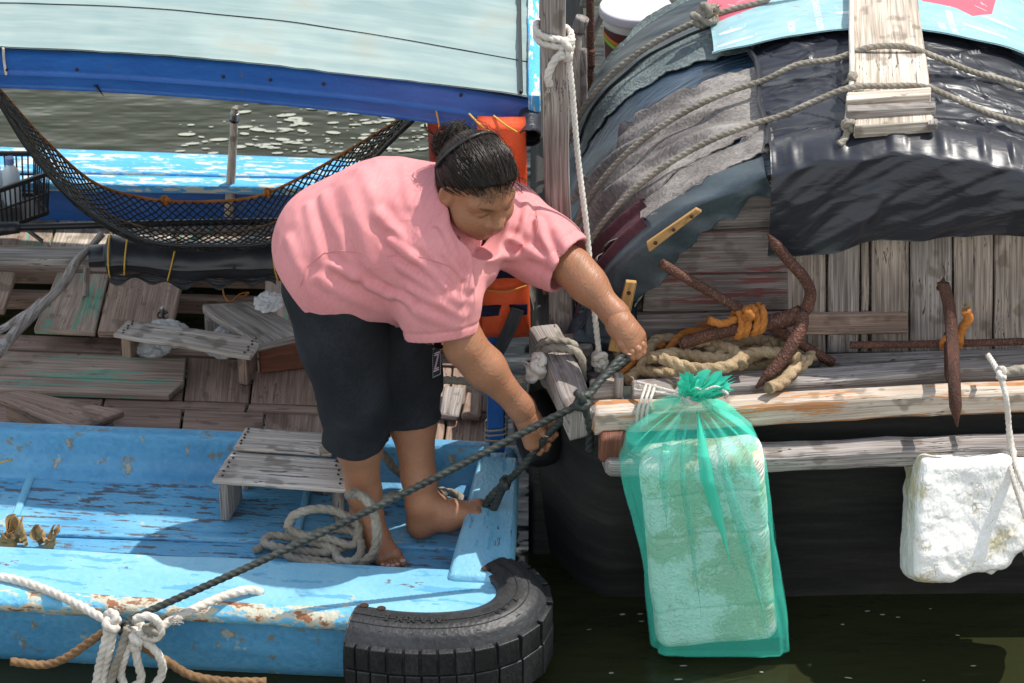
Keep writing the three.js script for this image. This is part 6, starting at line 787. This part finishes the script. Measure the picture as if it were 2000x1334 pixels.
    part('trousers', netsG((x, y, z) => { let d = f0(x, y, z); d -= 0.006 * Math.max(0, Math.sin(y * 70 + x * 22 + 2.5 * n3(x * 7, y * 7, z * 7))) * sstep(0.02, -0.0, Math.abs(y - 0.42) - 0.10) + 0.005 * fb3(x * 14, y * 9, z * 14, 3); const pr = (x - J.hemR.x) * dR.x + (y - J.hemR.y) * dR.y + (z - J.hemR.z) * dR.z, pl = (x - J.hemL.x) * dL.x + (y - J.hemL.y) * dL.y + (z - J.hemL.z) * dL.z; const nearR = Math.hypot(x - J.hemR.x, z - J.hemR.z) < Math.hypot(x - J.hemL.x, z - J.hemL.z); d -= 0.004 * Math.exp(-((((nearR ? pr : pl) + 0.012) / 0.006) ** 2)); d = smax(d, nearR ? pr : pl, 0.004); d = smax(d, -(nearR ? capD(x, y, z, fR.a, fR.b, 0.066, 0.066) : capD(x, y, z, fL.a, fL.b, 0.066, 0.066)), 0.004); return d; }, lo, hi, 0.0055), M.denim, who);
    // letter patch and side seam
    const cv = document.createElement('canvas'); cv.width = 96; cv.height = 160; const c = cv.getContext('2d'); c.fillStyle = '#2a2c34'; c.fillRect(0, 0, 96, 160); c.strokeStyle = '#c8c8c8'; c.lineWidth = 5; c.setLineDash([7, 4]); c.strokeRect(7, 7, 82, 146); c.setLineDash([]); c.strokeStyle = '#e4e0e0'; c.lineWidth = 15; c.beginPath(); c.moveTo(24, 40); c.lineTo(70, 40); c.lineTo(26, 120); c.lineTo(72, 120); c.stroke(); c.strokeStyle = '#8a3a44'; c.lineWidth = 6; c.beginPath(); c.moveTo(24, 40); c.lineTo(70, 40); c.lineTo(26, 120); c.lineTo(72, 120); c.stroke();
    const t = new THREE.CanvasTexture(cv); t.flipY = false; t.colorSpace = THREE.SRGBColorSpace; mk('patch', { map: t, roughness: 0.9, side: THREE.DoubleSide });
    const pz = v => { let z = 0.25; for (let i = 0; i < 90; i++) { const p = Z(852, v, z); if (f0(p.x, p.y, p.z) < 0.004) return z + 0.004; z -= 0.003; } return z; };
    part('patch', sheetG((s, q) => { const v = lerp(678, 738, q); const p = Z(lerp(844, 861, s), v, pz(v)); p.z += 0.006 - s * 0.02; return p; }, 4, 6, 0.0015), M.patch, who); }
  // t-shirt
  { const sR = Z(862, 655, 0.262), sL = Z(1112, 518, 0.125), L = [
      [J.hipC, J.mid, 0.166, 0.168], [J.mid, J.chest, 0.168, 0.150], [Z(690, 510, 0.10), J.belly, 0.135, 0.140], [Z(648, 535, 0.12), Z(730, 545, 0.10), 0.140, 0.134], [J.belly, Z(900, 500, 0.15), 0.130, 0.100], [J.chest, J.neck, 0.140, 0.078], [J.chest, J.shR, 0.130, 0.098], [J.chest, J.shL, 0.120, 0.088], [Z(880, 415, 0.06), J.shL, 0.08, 0.082], [J.shR, Z(858, 580, 0.24), 0.098, 0.094], [Z(858, 580, 0.24), sR, 0.092, 0.088], [J.shL, mid(J.shL, sL, 0.6), 0.090, 0.084], [mid(J.shL, sL, 0.6), sL, 0.084, 0.078]], f0 = limb(L, 0.045), [lo, hi] = box(L, 0.035);
    const aR = sR.clone().sub(J.shR).normalize(), aL = sL.clone().sub(J.shL).normalize(), eR = { a: sR.clone().addScaledVector(aR, -0.025), b: sR.clone().addScaledVector(aR, 0.12) }, eL = { a: sL.clone().addScaledVector(aL, -0.025), b: sL.clone().addScaledVector(aL, 0.12) };
    const hemN = V(-0.74, -0.66, 0.0).normalize(), hemP = Z(606, 586, 0.15);
    // folds: ridges between two points on the cloth
    const S = (u, v, z) => Z(u, v, z), fold = [[600, 400, 640, 560], [630, 380, 690, 540], [560, 470, 610, 575], [680, 360, 720, 520], [720, 560, 800, 590], [650, 520, 760, 580], [620, 545, 740, 610], [760, 470, 870, 560], [780, 520, 900, 590], [800, 565, 905, 620], [850, 450, 905, 540], [900, 440, 920, 560], [800, 600, 900, 640], [740, 420, 800, 500], [1050, 430, 1090, 520], [1000, 470, 1080, 520], [960, 500, 1040, 500], [1030, 400, 1010, 470], [920, 470, 1000, 540], [700, 330, 740, 420], [790, 320, 800, 400], [1090, 450, 1120, 510]];
    const hit = (u, v) => { const r = ray(u, v).normalize(), p = EYE.clone().addScaledVector(r, 6.6); for (let i = 0; i < 120; i++) { const d = f0(p.x, p.y, p.z); if (d < 0.001) break; p.addScaledVector(r, Math.max(0.002, Math.min(d, 0.1))); } return p; };
    const FD = fold.map(([a, b, c, d], i) => ({ a: hit(a, b), b: hit(c, d), m: hit((a + c) / 2 + 8 * Math.sin(i * 3), (b + d) / 2), amp: (i > 3 && i < 18 ? 0.0065 : 0.0035) + 0.003 * ((i * 37) % 10) / 10, w: (i > 3 && i < 18 ? 0.0085 : 0.011) + 0.006 * ((i * 53) % 10) / 10 }));
    const shirtF = (x, y, z) => { let d = f0(x, y, z); for (const q of FD) { const e = Math.min(seg(x, y, z, q.a, q.m), seg(x, y, z, q.m, q.b)); if (e < 0.05) d -= q.amp * Math.exp(-((e / q.w) ** 2)) - q.amp * 0.45 * Math.exp(-(((e - q.w * 2) / q.w) ** 2)); } return d - 0.006 * fb3(x * 9 + y * 5, y * 8, z * 9, 3); }, hitS = (u, v) => { const r = ray(u, v).normalize(), p = EYE.clone().addScaledVector(r, 6.6); for (let i = 0; i < 200; i++) { const d = shirtF(p.x, p.y, p.z); if (d < 0.0004) break; p.addScaledVector(r, Math.max(0.0008, Math.min(d * 0.8, 0.1))); } return p; };
    const seg = (x, y, z, a, b) => capD(x, y, z, a, b, 0, 0);
    part('t_shirt', netsG((x, y, z) => {
      let d = f0(x, y, z); if (d > 0.06 || d < -0.06) return d;
      const hx = x > hemP.x ? (x - hemP.x) * 0.12 : x - hemP.x, h0 = hx * hemN.x + (y - hemP.y) * hemN.y + (z - hemP.z) * hemN.z, hk = 0.15 + 0.85 * sstep(-0.01, -0.09, h0);
      for (const q of FD) { const e = Math.min(seg(x, y, z, q.a, q.m), seg(x, y, z, q.m, q.b)); if (e < 0.05) d -= hk * q.amp * Math.exp(-((e / q.w) ** 2)) - hk * q.amp * 0.45 * Math.exp(-(((e - q.w * 2) / q.w) ** 2)); }
      d -= 0.006 * fb3(x * 9 + y * 5, y * 8, z * 9, 3);
      const h = hx * hemN.x + (y - hemP.y) * hemN.y + (z - hemP.z) * hemN.z + 0.003 * n3(x * 10, y * 5, z * 10);
      const away = x > -0.30 ? (x + 0.30) * 1.3 : 0; d = smax(d, h - away, 0.006);
      const pr = (x - sR.x) * aR.x + (y - sR.y) * aR.y + (z - sR.z) * aR.z, pl = (x - sL.x) * aL.x + (y - sL.y) * aL.y + (z - sL.z) * aL.z, dr = Math.hypot(x - sR.x, y - sR.y, z - sR.z), dl = Math.hypot(x - sL.x, y - sL.y, z - sL.z);
      if (dr < 0.17) { d -= 0.0025 * Math.exp(-(((pr + 0.024) / 0.004) ** 2)) * -1; d = smax(d, pr, 0.004); d = smax(d, -capD(x, y, z, eR.a, eR.b, 0.080, 0.080), 0.004); }
      if (dl < 0.15) { d += 0.0025 * Math.exp(-(((pl + 0.024) / 0.004) ** 2)); d = smax(d, pl, 0.004); d = smax(d, -capD(x, y, z, eL.a, eL.b, 0.070, 0.070), 0.004); }
      const p = loc(x, y, z); d = smax(d, -(cp(p, [0, -0.02, 0.0], [neckBase[0], neckBase[1], neckBase[2] + 0.015], 0.072, 0.074)), 0.008); d = smax(d, -(skull(p) - 0.012), 0.006); d = smax(d, -(el(p, 0, -0.062, 0.055, 0.086, 0.098, 0.100)), 0.01);
      return d;
    }, lo, hi, 0.0052), M.shirt, who);
    const dense = (q, n = 6) => { const o = []; for (let i = 0; i < q.length - 1; i++) for (let j = 0; j < n; j++) o.push(hitS(lerp(q[i][0], q[i + 1][0], j / n), lerp(q[i][1], q[i + 1][1], j / n))); return o; };
    for (const q of [[[756, 500], [790, 498], [830, 504], [880, 520], [896, 536]], [[586, 560], [600, 520], [632, 494], [668, 490], [720, 496]], [[1046, 408], [1052, 440], [1044, 480], [1034, 516]]]) part('seam', tubeG(dense(q), 0.0016, { sides: 5 }), M.shirt, who);
    M.print = M.black; }
}
scene.traverse(o => { if (o.isMesh) { o.castShadow = true; o.receiveShadow = true; } });
renderer.render(scene, camera);
